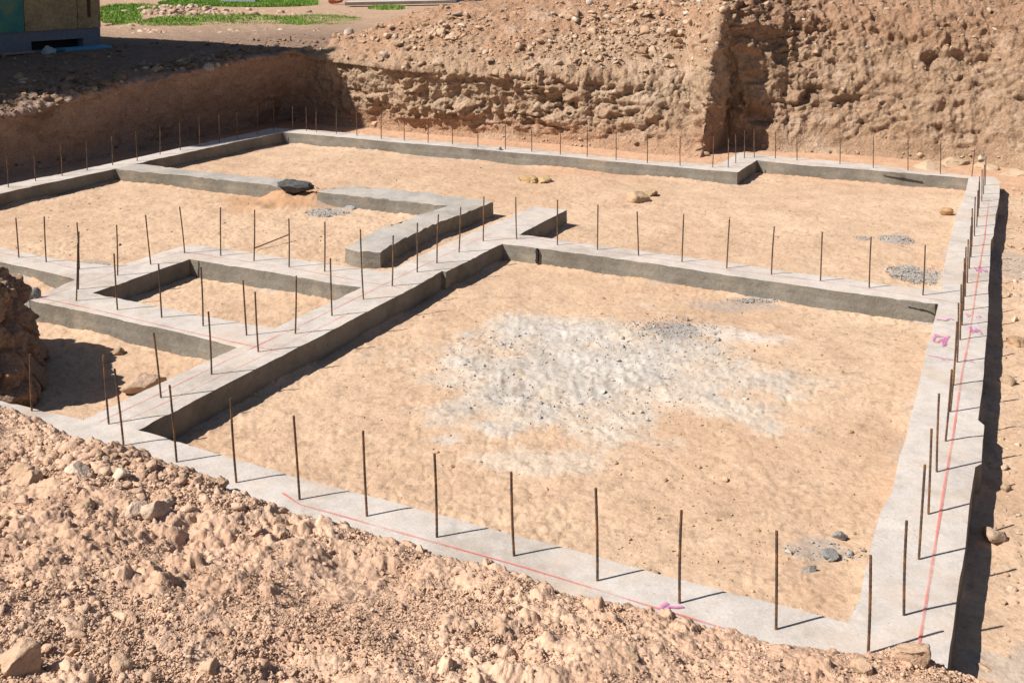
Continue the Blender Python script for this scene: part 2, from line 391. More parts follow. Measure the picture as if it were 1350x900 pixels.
# ------------------------------------------------------------------ banks of the excavation, one swept sheet
def make_banks():
    # stations: base, crest, pile mid, pile top, back: each (x, y, z); rough; colour keys
    def st(b, c, m, t, bk, rough, kind): return [np.array(q, float) for q in (b, c, m, t, bk)]+[rough, kind]
    def P3(px, py, z): return U(px, py, z)
    S = []
    zb = -.25
    def off(p, q, z): return np.array([p[0]+q[0], p[1]+q[1], z])
    nL = np.array([-B_[0], -B_[1]])      # away from the pit on the left side
    nA = np.array([A_[0], A_[1]])        # away from the pit on the far side
    def left(px, py, cpx, cpy, cz, rough=.35):
        b = P3(px, py, zb); c = P3(cpx, cpy, cz)
        m = off(c, nL*.9, cz+(1.12-cz)*.75); t = off(c, nL*1.9, 1.12); bk = off(c, nL*6, 1.2)
        S.append([b, c, m, t, bk, rough, 0.])
    # far left beyond the frame, turning towards the camera
    S.append([np.array([-7.6, 5.0, zb]), np.array([-8.0, 4.9, .8]), np.array([-8.9, 4.7, 1.1]), np.array([-10, 4.5, 1.2]), np.array([-14, 4, 1.3]), .4, 0.])
    S.append([np.array([-8.6, 9.5, zb]), np.array([-8.9, 9.6, .75]), np.array([-9.8, 9.8, 1.0]), np.array([-11, 10, 1.12]), np.array([-15, 11, 1.2]), .4, 0.])
    left(-150, 268, -150, 185, .68)
    left(-10, 238, 0, 156, .72)
    left(80, 219, 90, 136, .82)
    left(160, 203, 170, 110, 1.0)
    left(250, 184, 255, 92, 1.14, .25)
    b = P3(374, 160, zb); c = P3(384, 71, 1.27)
    S.append([b, c, off(c, nL*.5+nA*.4, 1.18), off(c, nL*.9+nA*.9, 1.19), off(c, nL*4+nA*5, 1.2), .25, 0.])
    b = P3(405, 163, zb); c = P3(402, 74, 1.18)
    S.append([b, c, off(c, nA*.8, 1.22), off(c, nA*2., 1.24), off(c, nA*7, 1.2), .15, 1.])
    def back(px, py, cpx, cpy, cz, mpx, mpy, md, tz, td, rough=1.):
        b = P3(px, py, zb); c = P3(cpx, cpy, cz)
        m = off(c, nA*md, 0); 
        # z of the mid point so that it shows at row mpy
        yy = c[1]+md*A_[1]; m = UY(mpx, mpy, yy)
        t = off(m, nA*td, tz); bk = off(m, nA*(td+6), max(1.2, tz-1.4) if tz > 2.3 else 1.2)
        S.append([b, c, m, t, bk, rough, 1.])
    back(450, 168, 450, 80, 1.13, 440, 52, 1.0, 1.6, 1.2, .6)
    back(540, 176, 540, 92, 1.05, 530, 38, 1.5, 2.05, 1.1)
    back(640, 185, 640, 98, 1.03, 630, 32, 1.8, 2.35, 1.3)
    back(740, 193, 740, 100, 1.05, 730, 20, 2.2, 2.75, 1.6)
    back(840, 203, 840, 102, 1.05, 830, 14, 2.3, 2.9, 1.8)
    back(915, 209, 912, 100, 1.08, 905, 12, 2.2, 2.9, 1.8)
    # the corner of the nearer block, then its steep side going back
    e = P3(926, 210, zb)
    b = e; c = e+A_*.42-B_*.02; c[2] = 1.5; m = c+A_*.5; m[2] = 2.2; S.append([b, c, m, off(m, nA*2.2, 2.85), off(m, nA*8, 1.8), 1., 1.])
    b = e+A_*.4+B_*.06; c = e+A_*.7+B_*.0; c[2] = 1.75; m = c+A_*.5; m[2] = 2.3; S.append([b, c, m, off(m, nA*2., 2.85), off(m, nA*8, 1.8), .8, 1.])
    b = e+A_*1.45+B_*.08; c = e+A_*1.25+B_*.05; c[2] = 1.7; m = e+A_*1.35+B_*.02; m[2] = 2.4; S.append([b, c, m, off(m, nA*1.8, 2.85), off(m, nA*8, 1.8), .6, 1.])
    def right(px, py, lean=.75, rough=1.):
        b = P3(px, py, zb); c = b+A_*lean; c[2] = 1.15; m = b+A_*(lean+.75); m[2] = 2.1; t = m+A_*1.1; t[2] = 2.75
        S.append([b, c, m, t, off(t, nA*6, 1.9), rough, 2.])
    b0 = e+A_*1.5+B_*.40; c = e+A_*1.25+B_*.20; c[2] = 1.4; m = e+A_*1.25+B_*.10; m[2] = 2.3; S.append([b0, c, m, off(m, nA*1., 2.75), off(m, nA*8, 1.9), .8, 2.]); right(1020, 202, .6, .9); right(1060, 203); right(1130, 207); right(1210, 214); right(1290, 219, .8); right(1350, 226, .9)
    right(1420, 235, 1.); 
    S.append([np.array([12, 15.5, zb]), np.array([12.8, 16., 1.2]), np.array([13.4, 16.5, 1.9]), np.array([14.2, 17, 2.3]), np.array([20, 20, 1.7]), 1., 2.])
    S.append([np.array([13.5, 9, zb]), np.array([14.3, 9., 1.2]), np.array([15, 9, 1.5]), np.array([16, 9, 1.6]), np.array([22, 9, 1.5]), 1., 2.])
    S.append([np.array([13.5, 1, zb]), np.array([14.3, 1., 1.2]), np.array([15, 1, 1.5]), np.array([16, 1, 1.6]), np.array([22, 0, 1.5]), 1., 2.])
    K = np.array([[*s[0], *s[1], *s[2], *s[3], *s[4], s[5], s[6]] for s in S])
    # resample along the path by crest+base length, fine where it shows
    mid = (K[:, 0:3]+K[:, 3:6])/2
    L = np.r_[0, np.cumsum(np.linalg.norm(np.diff(mid, axis=0), axis=1))]
    ds = .022
    s0, s1 = L[1], L[-3]
    s = np.r_[np.linspace(0, s0, 120, endpoint=False), np.arange(s0, s1, ds), np.linspace(s1, L[-1], 160)]
    Q = np.stack([np.interp(s, L, K[:, k]) for k in range(K.shape[1])], -1)
    # soften corners a little
    ker = np.exp(-np.linspace(-2, 2, 13)**2); ker /= ker.sum()
    pad = np.pad(Q, ((6, 6), (0, 0)), mode='edge')
    Q = np.stack([np.convolve(pad[:, k], ker, 'valid') for k in range(Q.shape[1])], -1)
    b, c, m, t, bk, rg, kd = Q[:, 0:3], Q[:, 3:6], Q[:, 6:9], Q[:, 9:12], Q[:, 12:15], Q[:, 15], Q[:, 16]
    out = bk-t; out[:, 2] = 0; out /= np.linalg.norm(out, axis=1)[:, None]
    zgd = np.array([0, 0, 1.])
    pre = b-out*.30; pre[:, 2] = -.42
    foot = b+(c-b)*.10; foot[:, 2] = b[:, 2]+.15; foot -= out*.06; b = b-out*.16      # apron of fallen earth
    far1 = bk+out*22; far1[:, 2] = 1.0; far2 = bk+out*900; far2[:, 2] = .8
    rows = []; tt = []
    def seg(p, q, n, a0, a1, last=False):
        for k in range(n+(1 if last else 0)):
            f = k/n; rows.append(p+(q-p)*f); tt.append(a0+(a1-a0)*f)
    seg(pre, b, 4, -.3, 0); seg(b, foot, 7, 0, .12); seg(foot, c, 54, .12, 1); seg(c, m, 46, 1, 2); seg(m, t, 40, 2, 3); seg(t, bk, 40, 3, 4); seg(bk, far1, 30, 4, 5); seg(far1, far2, 8, 5, 6, True)
    P = np.stack(rows, 0); T = np.array(tt)[:, None]*np.ones(P.shape[1])
    R = np.ones(P.shape[0])[:, None]*rg; KD = np.ones(P.shape[0])[:, None]*kd
    kk = np.exp(-np.linspace(-1.8, 1.8, 11)**2); kk /= kk.sum(); i0, i1 = 8, P.shape[0]-45
    Pp = P.copy(); 
    for a_ in range(3):
        cs = np.zeros_like(P[..., a_])
        for q_, kq in enumerate(kk): cs += kq*np.roll(P[..., a_], 5-q_, axis=0)
        Pp[i0+8:i1, :, a_] = cs[i0+8:i1]
    P = Pp
    # normals
    du = np.gradient(P, axis=1); dv = np.gradient(P, axis=0); n = np.cross(du, dv); n /= np.linalg.norm(n, axis=-1)[..., None]+1e-9
    n = np.where(n[..., 2:3] < -.05, -n, n)
    # bank face: bulges, clefts, lumps
    face = sstep(.04, .42, T)*(1-sstep(.8, 1.4, T)); pile = sstep(.8, 1.4, T)*(1-sstep(3.6, 4.2, T)); mid_r = sstep(1.5, 2., KD)
    big = fbm(P, .9, 3, 101); md_ = fbm(P*np.array([1, 1, .7]), 3.2, 4, 102, ridge=True); sm = fbm(P, 11, 4, 103)
    d1, d2 = worley(P+.10*np.stack([fbm(P, 4, 2, 1), fbm(P, 4, 2, 2), fbm(P, 4, 2, 3)], -1), 3.6, 7)
    e1, e2 = worley(P, 8.5, 8)
    lump = (1-d1)*.8-.25; clod = (1-e1)
    ck = 1-sstep(.0, .13, d2-d1); k1, k2 = worley(P*np.array([1, 1, 1.5])+.12*np.stack([fbm(P, 5, 2, 4), fbm(P, 5, 2, 5), fbm(P, 5, 2, 6)], -1), 6.5, 27); ck2 = 1-sstep(.0, .16, k2-k1)
    ledge = np.abs(((P[..., 2]*2.6+.9*fbm(P, 1.3, 4, 104)) % 1.)-.5)*2
    cm = sstep(-.15, .35, fbm(P, 1.4, 4, 107)); cm2 = sstep(-.1, .3, fbm(P, 2.3, 4, 108))
    gouge = fbm(P*np.array([1.3, 1.3, .45])+.2*big[..., None], 2.6, 5, 109, ridge=True)
    cragg = -.05*ck*cm*(1-mid_r)-.03*ck2*cm2+.13*(ledge-.5)*sstep(-.1, .4, fbm(P, .7, 3, 105))+.035*fbm(P, 13, 5, 106, gain=.62)+.06*fbm(P*np.array([1, 1, 1.8]), 4., 5, 111, gain=.6)+.07*gouge-.06*sstep(.5, .8, fbm(P*np.array([1.2, 1.2, .5]), 2.1, 4, 114, ridge=True))*mid_r-.13*sstep(.26, .42, fbm(P*np.array([1, 1, 2.2]), 1.3, 4, 110))-.10*sstep(.68, .9, fbm(P*np.array([.6, .6, 2.4]), 1.8, 3, 112, ridge=True))
    disp = face*(R*(.13*big+.05*md_+.045*sm+.04*lump+.015*clod+cragg) + (1-R)*(.05*big+.018*sm+.012*md_))
    rockband = sstep(.9, 1.15, T)*(1-sstep(1.8, 2.6, T))*(1-mid_r)
    disp += pile*(R*(.10*big+.05*md_+.03*sm)+rockband*(.05*lump+.035*clod)+.02*clod+mid_r*(.03*md_+.03*sm+cragg))
    disp += (1-pile)*(T > 1)*(.06*big+.02*sm)
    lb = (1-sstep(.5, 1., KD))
    disp += lb*sstep(.75, 1.05, T)*(1-sstep(2.5, 3.5, T))*(.06*lump+.05*clod*sstep(-.2, .3, big))
    disp *= sstep(-.3, .02, T)
    near = 1-sstep(4.2, 5., T)
    P = P+n*(disp*near)[..., None]
    # shelf undercuts on the recessed bank
    # colours
    n1 = fbm(P, .8, 4, 111); n2 = fbm(P, 4, 4, 112); n3 = fbm(P, 13, 3, 113)
    def over(c, col, m): mm = np.clip(m, 0, 1)[..., None]; return c*(1-mm)+col*mm
    base = np.ones(P.shape)*TAN*.92
    base = over(base, PALE*.93, face*sstep(.25, .6, T)*sstep(-.3, .4, n1+.5*n2)*R*.8)
    base = over(base, RED*1.15, (1-sstep(.18, .45, T))*.65)
    base = over(base, RED*1.12, pile*sstep(-.5, .2, n1+.6*sstep(1.4, 2.2, T)-.15)*.85)
    base = over(base, np.array([.40, .27, .18]), mid_r*.8)
    base = over(base, np.array([.58, .43, .32]), sstep(.1, .5, fbm(P*np.array([1, 1, 2.5]), 2.2, 4, 115))*(R)*.5)
    base = over(base, PALE*.9, mid_r*sstep(.1, .5, n1+.3*n2-.35*sstep(.6, 1.5, T))*.6)
    base = over(base, RED*.98, mid_r*sstep(1.3, 2., T)*.6)
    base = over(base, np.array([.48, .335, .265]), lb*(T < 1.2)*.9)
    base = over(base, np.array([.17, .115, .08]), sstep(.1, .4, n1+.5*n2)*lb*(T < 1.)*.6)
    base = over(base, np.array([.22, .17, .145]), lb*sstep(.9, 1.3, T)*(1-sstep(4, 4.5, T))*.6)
    base = over(base, np.array([.52, .355, .25]), sstep(3.9, 4.4, T)*.8)
    base *= (1+.12*n2+.10*n3)[..., None]
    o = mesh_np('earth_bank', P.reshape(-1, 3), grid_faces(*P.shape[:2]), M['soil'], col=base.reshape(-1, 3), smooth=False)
    tag(o, kind='structure')
    return P, T, KD
BP, BT, BKD = make_banks()

# ------------------------------------------------------------------ near spoil (berm)
def berm_h(P):
    x, y = P[..., 0], P[..., 1]
    P0 = np.stack([x, y, 0*x], -1)
    v = edge_y(x)+.05*fbm(P0, 3.5, 4, 61)-y
    z = np.where(v > 0, .075*(1-np.exp(-v/.10))+.25*v+.045*v*v*0, v*.85)
    # right end falls off over the trench, left stays high
    z = z*np.where(v > 0, 1-.45*sstep(1.2, 2.6, x), 1)
    z = z+sstep(0, .5, v)*(.10*fbm(P0, .9, 3, 62)+.055*fbm(P0, 2.7, 3, 63)+.02*fbm(P0, 7, 4, 64, ridge=True))
    # two trodden steps with short shadows
    for (px, py, hz, L, w, a, rot) in ((300, 770, .35, .33, .09, .05, -.5), (345, 845, .55, .3, .08, -.05, .6), (130, 760, .5, .4, .10, .035, .3), (260, 680, .2, .5, .18, .05, .1), (450, 840, .45, .35, .12, .05, -.3), (800, 880, .2, .3, .1, .03, 0)):
        c = U(px, py, hz); dx, dy = x-c[0], y-c[1]; ca, sa = math.cos(rot), math.sin(rot)
        q = ((dx*ca+dy*sa)/L)**2+((-dx*sa+dy*ca)/w)**2
        z = z+a*np.exp(-q)
    return np.maximum(np.where(v > -.6, z, -.5), -.5), v

def make_berm():
    nr, nc = 720, 1100
    Y = np.r_[np.linspace(-60, -1, 16), np.linspace(-.8, 2.4, 24), np.geomspace(2.45, 9.2, nr)]
    t = np.r_[np.linspace(-40, -.95, 14), np.linspace(-.93, -.66, 30), np.linspace(-.65, .62, nc), np.linspace(.65, 3.5, 20), np.linspace(5, 40, 8)]
    X = t[None, :]*(np.maximum(Y, 2.4)[:, None]+.4); YY = np.repeat(Y[:, None], len(t), 1)
    P = np.stack([X, YY, 0*X], -1)
    z, v = berm_h(P)
    z = np.where(YY < .8, np.minimum(z, 1.45), z); z = np.minimum(z, 1.45+.05*fbm(P, 1, 2, 5))
    P0 = P
    Pw = P0+.02*np.stack([fbm(P0, 14, 3, 76), fbm(P0, 14, 3, 77), 0*v], -1)
    e1, e2, er = worley2(Pw, 30, 71); f1, f2, fr = worley2(Pw, 13, 72); i1, i2, ir = worley2(Pw, 62, 79); den = sstep(-.35, .35, fbm(P0, 1.3, 3, 73))
    z = z+sstep(-.05, .05, v)*(.022*er**1.5*np.clip(1-1.5*e1*e1, 0, 1)*(.3+.7*den)+.045*fr**3*np.clip(1-1.6*f1*f1, 0, 1)*(.25+.75*den)+.009*ir*np.clip(1-1.4*i1, 0, 1)+.016*fbm(P0, 9, 6, 74, gain=.6)+.030*(fbm(P0, 4, 4, 75)-.2))
    V = np.stack([X, YY, z], -1)
    n1 = fbm(P0, .9, 4, 81); n2 = fbm(P0, 5, 4, 82); n3 = fbm(P0, 24, 3, 83)
    c = np.ones(V.shape)*np.array([.475, .312, .218])
    c = c+(np.array([.59, .412, .298])-c)*np.clip(.45+n1+.4*n2, 0, 1)[..., None]
    c *= (1+.10*n2+.14*n3)[..., None]
    # only keep what lies above the pit
    F = grid_faces(*X.shape); vv = (v > -.55).reshape(-1); keep = vv[F].any(1)
    o = mesh_np('near_spoil_slope', V.reshape(-1, 3), F[keep], M['berm'], col=c.reshape(-1, 3), smooth=False)
    tag(o, kind='structure')
make_berm()

# ------------------------------------------------------------------ earth nose on the left
def ico(sub):
    bm = bmesh.new(); bmesh.ops.create_icosphere(bm, subdivisions=sub, radius=1.)
    V = np.array([v.co[:] for v in bm.verts]); Fc = np.array([[v.index for v in f.verts] for f in bm.faces]); bm.free(); return V, Fc

def make_nose():
    k = 150; g = np.linspace(-1, 1, k); a, b = np.meshgrid(g, g, indexing='ij'); o1 = np.ones_like(a); Vl, Fl = [], []
    for q, (x, y, z) in enumerate(((o1, a, b), (-o1, b, a), (b, o1, a), (a, -o1, b), (a, b, o1), (b, a, -o1))):
        Vl.append(np.stack([x, y, z], -1).reshape(-1, 3)); Fl.append(grid_faces(k, k)+q*k*k)
    V = np.vstack(Vl); Fc = np.vstack(Fl); W = V/((np.abs(V)**5).sum(1)**.2)[:, None]
    f = np.clip((.9-(.28+W[:, 2]*.62))/1.1, 0, 1.1)
    X = -5.20-.17*(W[:, 1]+1)+W[:, 0]*1.42+f**2.5*.30*np.clip(W[:, 0], 0, 1)*(1-.4*W[:, 1]); Y = 8.02+W[:, 1]*(.60+.14*f); Z = .29+W[:, 2]*.68-.16*np.clip(W[:, 2], 0, 1)*(1+W[:, 1])
    Z = Z-.10*sstep(.4, 1, W[:, 0])*sstep(.3, 1, W[:, 2])
    P = np.stack([X, Y, Z], -1)
    n = V/np.linalg.norm(V, axis=1)[:, None]
    d1, d2 = worley(P, 3.4, 17)
    disp = .09*fbm(P, 1.6, 3, 201)+.09*fbm(P*np.array([1, 1, 1.3]), 4, 5, 202, ridge=True)+.06*((1-d1)-.4)-.05*(1-sstep(0, .12, d2-d1))+.03*fbm(P, 12, 4, 203)
    P = P+n*disp[:, None]
    col = np.array([.42, .28, .20])*(1+.22*fbm(P, 5, 4, 204)+.1*fbm(P, 16, 3, 205))[:, None]
    t = sstep(.5, .95, P[:, 2]+.2*fbm(P, 3, 3, 206))[:, None]*.35
    col = col*(1-t)+np.array([.50, .37, .26])*t
    o = mesh_np('earth_bank_end', P, Fc, M['soil'], col=col, smooth=True); tag(o, kind='structure')
make_nose()

# ------------------------------------------------------------------ foundation footings
def inset_noise(P): return np.stack([.006*fbm(P, 2.6, 5, 301), .006*fbm(P+50, 2.6, 5, 302)], -1)

SEGS = []
def footing(name, pts, seams, mats, parent, zb=-.42, chip=.006, topn=.006, amp=1.):
    """pts: outline on the level top (world xy); seams: indices i whose edge i->i+1 butts another strip"""
    pts = [np.array(p[:2], float) for p in pts]; n = len(pts)
    area = sum(pts[i][0]*pts[(i+1) % n][1]-pts[(i+1) % n][0]*pts[i][1] for i in range(n))
    seam = [i in seams for i in range(n)]
    if area < 0:
        pts = pts[::-1]; seam = [seam[(n-2-i) % n] for i in range(n)]
    for i in range(n):
        if not seam[i]: SEGS.append((pts[i], pts[(i+1) % n]))
    ring = []; rs = []; isv = []
    for i in range(n):
        a, b = pts[i], pts[(i+1) % n]; L = np.linalg.norm(b-a); dpt = max(3., (a[1]+b[1])/2)
        k = max(1, int(L/(.0045*dpt)))
        for j in range(k): ring.append(a+(b-a)*j/k); rs.append(seam[i]); isv.append(j == 0)
    ring = np.array(ring); nb = len(ring)
    x0, y0 = ring.min(0); x1, y1 = ring.max(0)
    # interior points
    dm = max(4., (y0+y1)/2); sp = .011*dm
    gx, gy = np.meshgrid(np.arange(x0, x1, sp), np.arange(y0, y1, sp)); G = np.stack([gx.ravel(), gy.ravel()], -1)+RNG.uniform(-.2, .2, (gx.size, 2))*sp
    inside = np.zeros(len(G), bool); mind = np.full(len(G), 9.)
    for i in range(n):
        a, b = pts[i], pts[(i+1) % n]
        cnd = (a[1] > G[:, 1]) != (b[1] > G[:, 1])
        with np.errstate(divide='ignore', invalid='ignore'):
            xi = (b[0]-a[0])*(G[:, 1]-a[1])/(b[1]-a[1]+1e-12)+a[0]
        inside ^= cnd & (G[:, 0] < xi)
        t = np.clip(((G-a)@(b-a))/((b-a)@(b-a)), 0, 1); mind = np.minimum(mind, np.linalg.norm(G-(a+t[:, None]*(b-a)), axis=1))
    G = G[inside & (mind > sp*.5)]
    v2 = [Vector(p) for p in ring]+[Vector(p) for p in G]
    ov, oe, of, orig, _, _ = delaunay_2d_cdt(v2, [(i, (i+1) % nb) for i in range(nb)], [list(range(nb))], 1, 1e-6)
    Vt = np.array([(v.x, v.y, 0) for v in ov])
    # ring vertices in the output
    idx = {}
    for i, og in enumerate(orig):
        for q in og: idx[q] = i
    def place(P):
        P = P.copy(); P[:, :2] += inset_noise(np.c_[P[:, :2], 0*P[:, 0]])*amp; return P
    Vn = place(Vt); Vn[:, 2] = topn*fbm(np.c_[Vt[:, :2], 0*Vt[:, 0]], 1.3, 4, 303)
    # chipped arris
    r0 = np.array([idx[i] for i in range(nb)])
    P = np.c_[ring, np.zeros(nb)]
    cut = .002+chip*np.clip(fbm(P, 9, 3, 305)+.1, 0, 1)**1.3*2
    prev = np.array([rs[(i-1) % nb] for i in range(nb)]); onseam = np.array(rs) & prev
    cut[onseam] = 0
    for k, i in enumerate(r0): Vn[i, 2] -= cut[k]
    tang = np.roll(ring, -1, 0)-np.roll(ring, 1, 0); nrm = np.stack([tang[:, 1], -tang[:, 0]], -1); nrm /= np.linalg.norm(nrm, axis=1)[:, None]+1e-9
    verts = [Vn]; base = len(Vn); faces = [list(f) for f in of]; mi = [0]*len(faces)
    verts.append(Vn[r0]); prev_idx = np.arange(base, base+nb); base += nb
    zs = [-.018, -.05, -.09, -.13, -.17, -.21, -.26, zb]
    for z in zs:
        R3 = np.c_[ring, np.full(nb, z)]
        o = .006*fbm(R3, 2.2, 3, 306)+.0025*fbm(R3, 14, 2, 307)+(.004 if z < -.1 else 0)+.012*sstep(-.12, -.26, z)*np.maximum(0, fbm(R3, 4, 3, 308))
        R3[:, :2] += inset_noise(np.c_[ring, 0*ring[:, 0]])*amp+nrm*(o*(~onseam))[:, None]
        verts.append(R3); cur = np.arange(base, base+nb); base += nb
        for i in range(nb):
            j = (i+1) % nb
            if rs[i]: continue
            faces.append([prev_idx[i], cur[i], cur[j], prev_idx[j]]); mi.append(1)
        prev_idx = cur
    V = np.vstack(verts)
    o = mesh_np(name, V, faces, mats, parent, matidx=mi)
    me = o.data
    me.polygons.foreach_set('use_smooth', np.array([m_ == 0 for m_ in mi][:len(me.polygons)], bool))
    return o

def W_(L): return [U(x, y, 0) for x, y in L]
FND = empty('concrete_foundation', U(600, 360, -.2)); ORG = np.array(FND.location)
tag(FND, 'grey poured concrete strip foundation forming a grid of open bays in the sandy pit', 'foundation')
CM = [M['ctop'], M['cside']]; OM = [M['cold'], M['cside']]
def fpart(name, pts, seams, mats=CM, **k):
    o = footing(name, pts, seams, mats, FND, **k); o.matrix_parent_inverse = Matrix.Translation(-Vector(ORG)); return o
inner = W_([(-420, 432), (-120, 499), (0, 527.2), (109.3, 552.2), (181.5, 566), (237, 582.4), (300, 601.7), (388, 626.7), (450, 643.5), (556.7, 670.7), (650, 696.7), (750, 722.3), (850, 750), (961.7, 780), (1016.7, 791.7), (1116.7, 819)])
outer = [p-A_*.43 for p in inner][::-1]
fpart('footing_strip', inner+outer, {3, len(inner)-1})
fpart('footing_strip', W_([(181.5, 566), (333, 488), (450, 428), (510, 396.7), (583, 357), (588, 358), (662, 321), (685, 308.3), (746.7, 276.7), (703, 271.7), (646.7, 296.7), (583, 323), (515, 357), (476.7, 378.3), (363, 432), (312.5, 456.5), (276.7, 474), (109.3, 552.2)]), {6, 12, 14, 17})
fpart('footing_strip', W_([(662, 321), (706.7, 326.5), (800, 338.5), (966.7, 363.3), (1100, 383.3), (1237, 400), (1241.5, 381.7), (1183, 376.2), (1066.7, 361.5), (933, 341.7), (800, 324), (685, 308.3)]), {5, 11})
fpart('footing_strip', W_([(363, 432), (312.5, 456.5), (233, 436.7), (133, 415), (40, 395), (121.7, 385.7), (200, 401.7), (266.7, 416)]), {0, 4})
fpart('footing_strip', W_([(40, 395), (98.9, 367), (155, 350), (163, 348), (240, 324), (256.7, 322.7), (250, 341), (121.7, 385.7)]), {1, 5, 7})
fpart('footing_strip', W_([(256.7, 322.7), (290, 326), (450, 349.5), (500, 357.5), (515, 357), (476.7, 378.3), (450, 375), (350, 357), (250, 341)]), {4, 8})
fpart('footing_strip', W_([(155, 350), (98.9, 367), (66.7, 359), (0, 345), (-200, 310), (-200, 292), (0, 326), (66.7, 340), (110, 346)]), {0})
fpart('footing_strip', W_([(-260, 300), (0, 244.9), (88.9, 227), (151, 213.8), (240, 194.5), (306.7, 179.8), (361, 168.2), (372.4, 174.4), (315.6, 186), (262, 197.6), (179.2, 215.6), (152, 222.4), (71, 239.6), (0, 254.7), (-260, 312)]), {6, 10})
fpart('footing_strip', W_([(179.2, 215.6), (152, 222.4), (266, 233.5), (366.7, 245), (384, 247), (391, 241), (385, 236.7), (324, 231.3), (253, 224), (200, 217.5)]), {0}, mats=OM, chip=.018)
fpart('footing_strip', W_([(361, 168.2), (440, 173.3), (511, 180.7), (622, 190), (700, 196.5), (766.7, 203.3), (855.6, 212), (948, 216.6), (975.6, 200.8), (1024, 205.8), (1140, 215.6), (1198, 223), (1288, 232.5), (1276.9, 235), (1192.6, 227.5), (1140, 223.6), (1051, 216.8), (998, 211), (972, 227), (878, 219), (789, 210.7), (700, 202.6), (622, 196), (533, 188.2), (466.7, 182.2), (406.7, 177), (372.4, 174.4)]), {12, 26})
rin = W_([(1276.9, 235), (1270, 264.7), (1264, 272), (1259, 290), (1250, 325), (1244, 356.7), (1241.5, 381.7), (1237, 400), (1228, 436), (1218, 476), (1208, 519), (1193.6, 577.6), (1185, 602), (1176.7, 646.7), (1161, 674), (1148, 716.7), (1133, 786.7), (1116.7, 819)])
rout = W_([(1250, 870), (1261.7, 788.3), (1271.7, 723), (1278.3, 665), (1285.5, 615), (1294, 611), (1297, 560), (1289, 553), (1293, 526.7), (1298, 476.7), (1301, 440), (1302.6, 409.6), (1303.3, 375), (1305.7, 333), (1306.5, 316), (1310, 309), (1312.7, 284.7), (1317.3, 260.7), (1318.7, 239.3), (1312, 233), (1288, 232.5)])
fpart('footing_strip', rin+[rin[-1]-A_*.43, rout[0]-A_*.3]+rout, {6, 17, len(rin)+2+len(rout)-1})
L2 = footing('broken_footing_piece', W_([(417.5, 253), (426.7, 247.5), (468, 244), (560, 253.3), (583, 256.7), (650, 265.5), (566.7, 296.7), (512, 324), (501, 331.7), (478, 331), (455, 326), (501.7, 300), (550, 283.3), (590, 271), (500, 261), (440, 254.8)]), set(), OM, None, chip=.02, topn=.010, amp=1.2)
tag(L2, 'detached L-shaped rough grey footing piece without rebars, lying in the sand of the pit', 'footing')

make_floor()
# ------------------------------------------------------------------ lines and marks on the concrete
def stroke(name, pxs, width, mat, parent=FND, z=.010, closed=False, world=False):
    pts = np.array([p if world else U(p[0], p[1], 0) for p in pxs])
    L = np.r_[0, np.cumsum(np.linalg.norm(np.diff(pts, axis=0), axis=1))]; n = max(2, int(L[-1]/.03))
    s = np.linspace(0, L[-1], n); Q = np.stack([np.interp(s, L, pts[:, k]) for k in range(3)], -1)
    t = np.gradient(Q, axis=0); t /= np.linalg.norm(t, axis=1)[:, None]+1e-9; nn = np.stack([t[:, 1], -t[:, 0], 0*t[:, 0]], -1)
    wv = width*(1+.35*fbm(Q, 9, 2, 5))[:, None]/2
    Q[:, 2] = z+.006*fbm(np.c_[Q[:, :2], 0*Q[:, 0]], 1.3, 4, 303)-.004
    V = np.vstack([Q-nn*wv, Q+nn*wv]); f = [[i, i+1, n+i+1, n+i] for i in range(n-1)]
    o = mesh_np(name, V, f, mat, parent)
    if parent: o.matrix_parent_inverse = Matrix.Translation(-Vector(ORG))
    return o
for L, wd, mt in (
    ([(372, 650), (395, 665), (576, 716), (690, 748), (862, 801), (955, 829)], .012, 'chalk'),
    ([(130, 556), (200, 524), (330, 460), (372, 439)], .012, 'chalk'),
    ([(330, 460), (380, 437), (520, 368), (600, 330), (652, 306)], .010, 'chalkf'),
    ([(152, 560), (220, 530), (340, 472), (462, 412)], .008, 'chalkf'),
    ([(45, 391), (140, 412), (230, 433), (330, 456), (368, 463)], .012, 'chalk'),
    ([(55, 393), (155, 357), (240, 332), (280, 336)], .009, 'chalkf'),
    ([(235, 331), (380, 353), (480, 372), (530, 380)], .011, 'chalk'),
    ([(0, 333), (60, 345), (110, 357)], .008, 'chalkf'),
    ([(640, 314), (700, 314), (800, 331), (950, 354), (1100, 374), (1260, 399), (1297, 405)], .010, 'chalkf'),
    ([(1303, 268), (1297.9, 312), (1287.8, 372), (1277.5, 446), (1268, 492), (1255.8, 577), (1250, 610), (1233, 716), (1211, 852)], .014, 'chalkf'),
    ([(1190, 228), (1100, 219), (1010, 210)], .010, 'chalkf')):
    stroke('chalk_line', L, wd, M[mt])
def zz(o, s, L): return [(o[0]+x/s, o[1]+y/s) for x, y in L]
k6 = lambda L: zz((1180, 400), 8.4375, L)
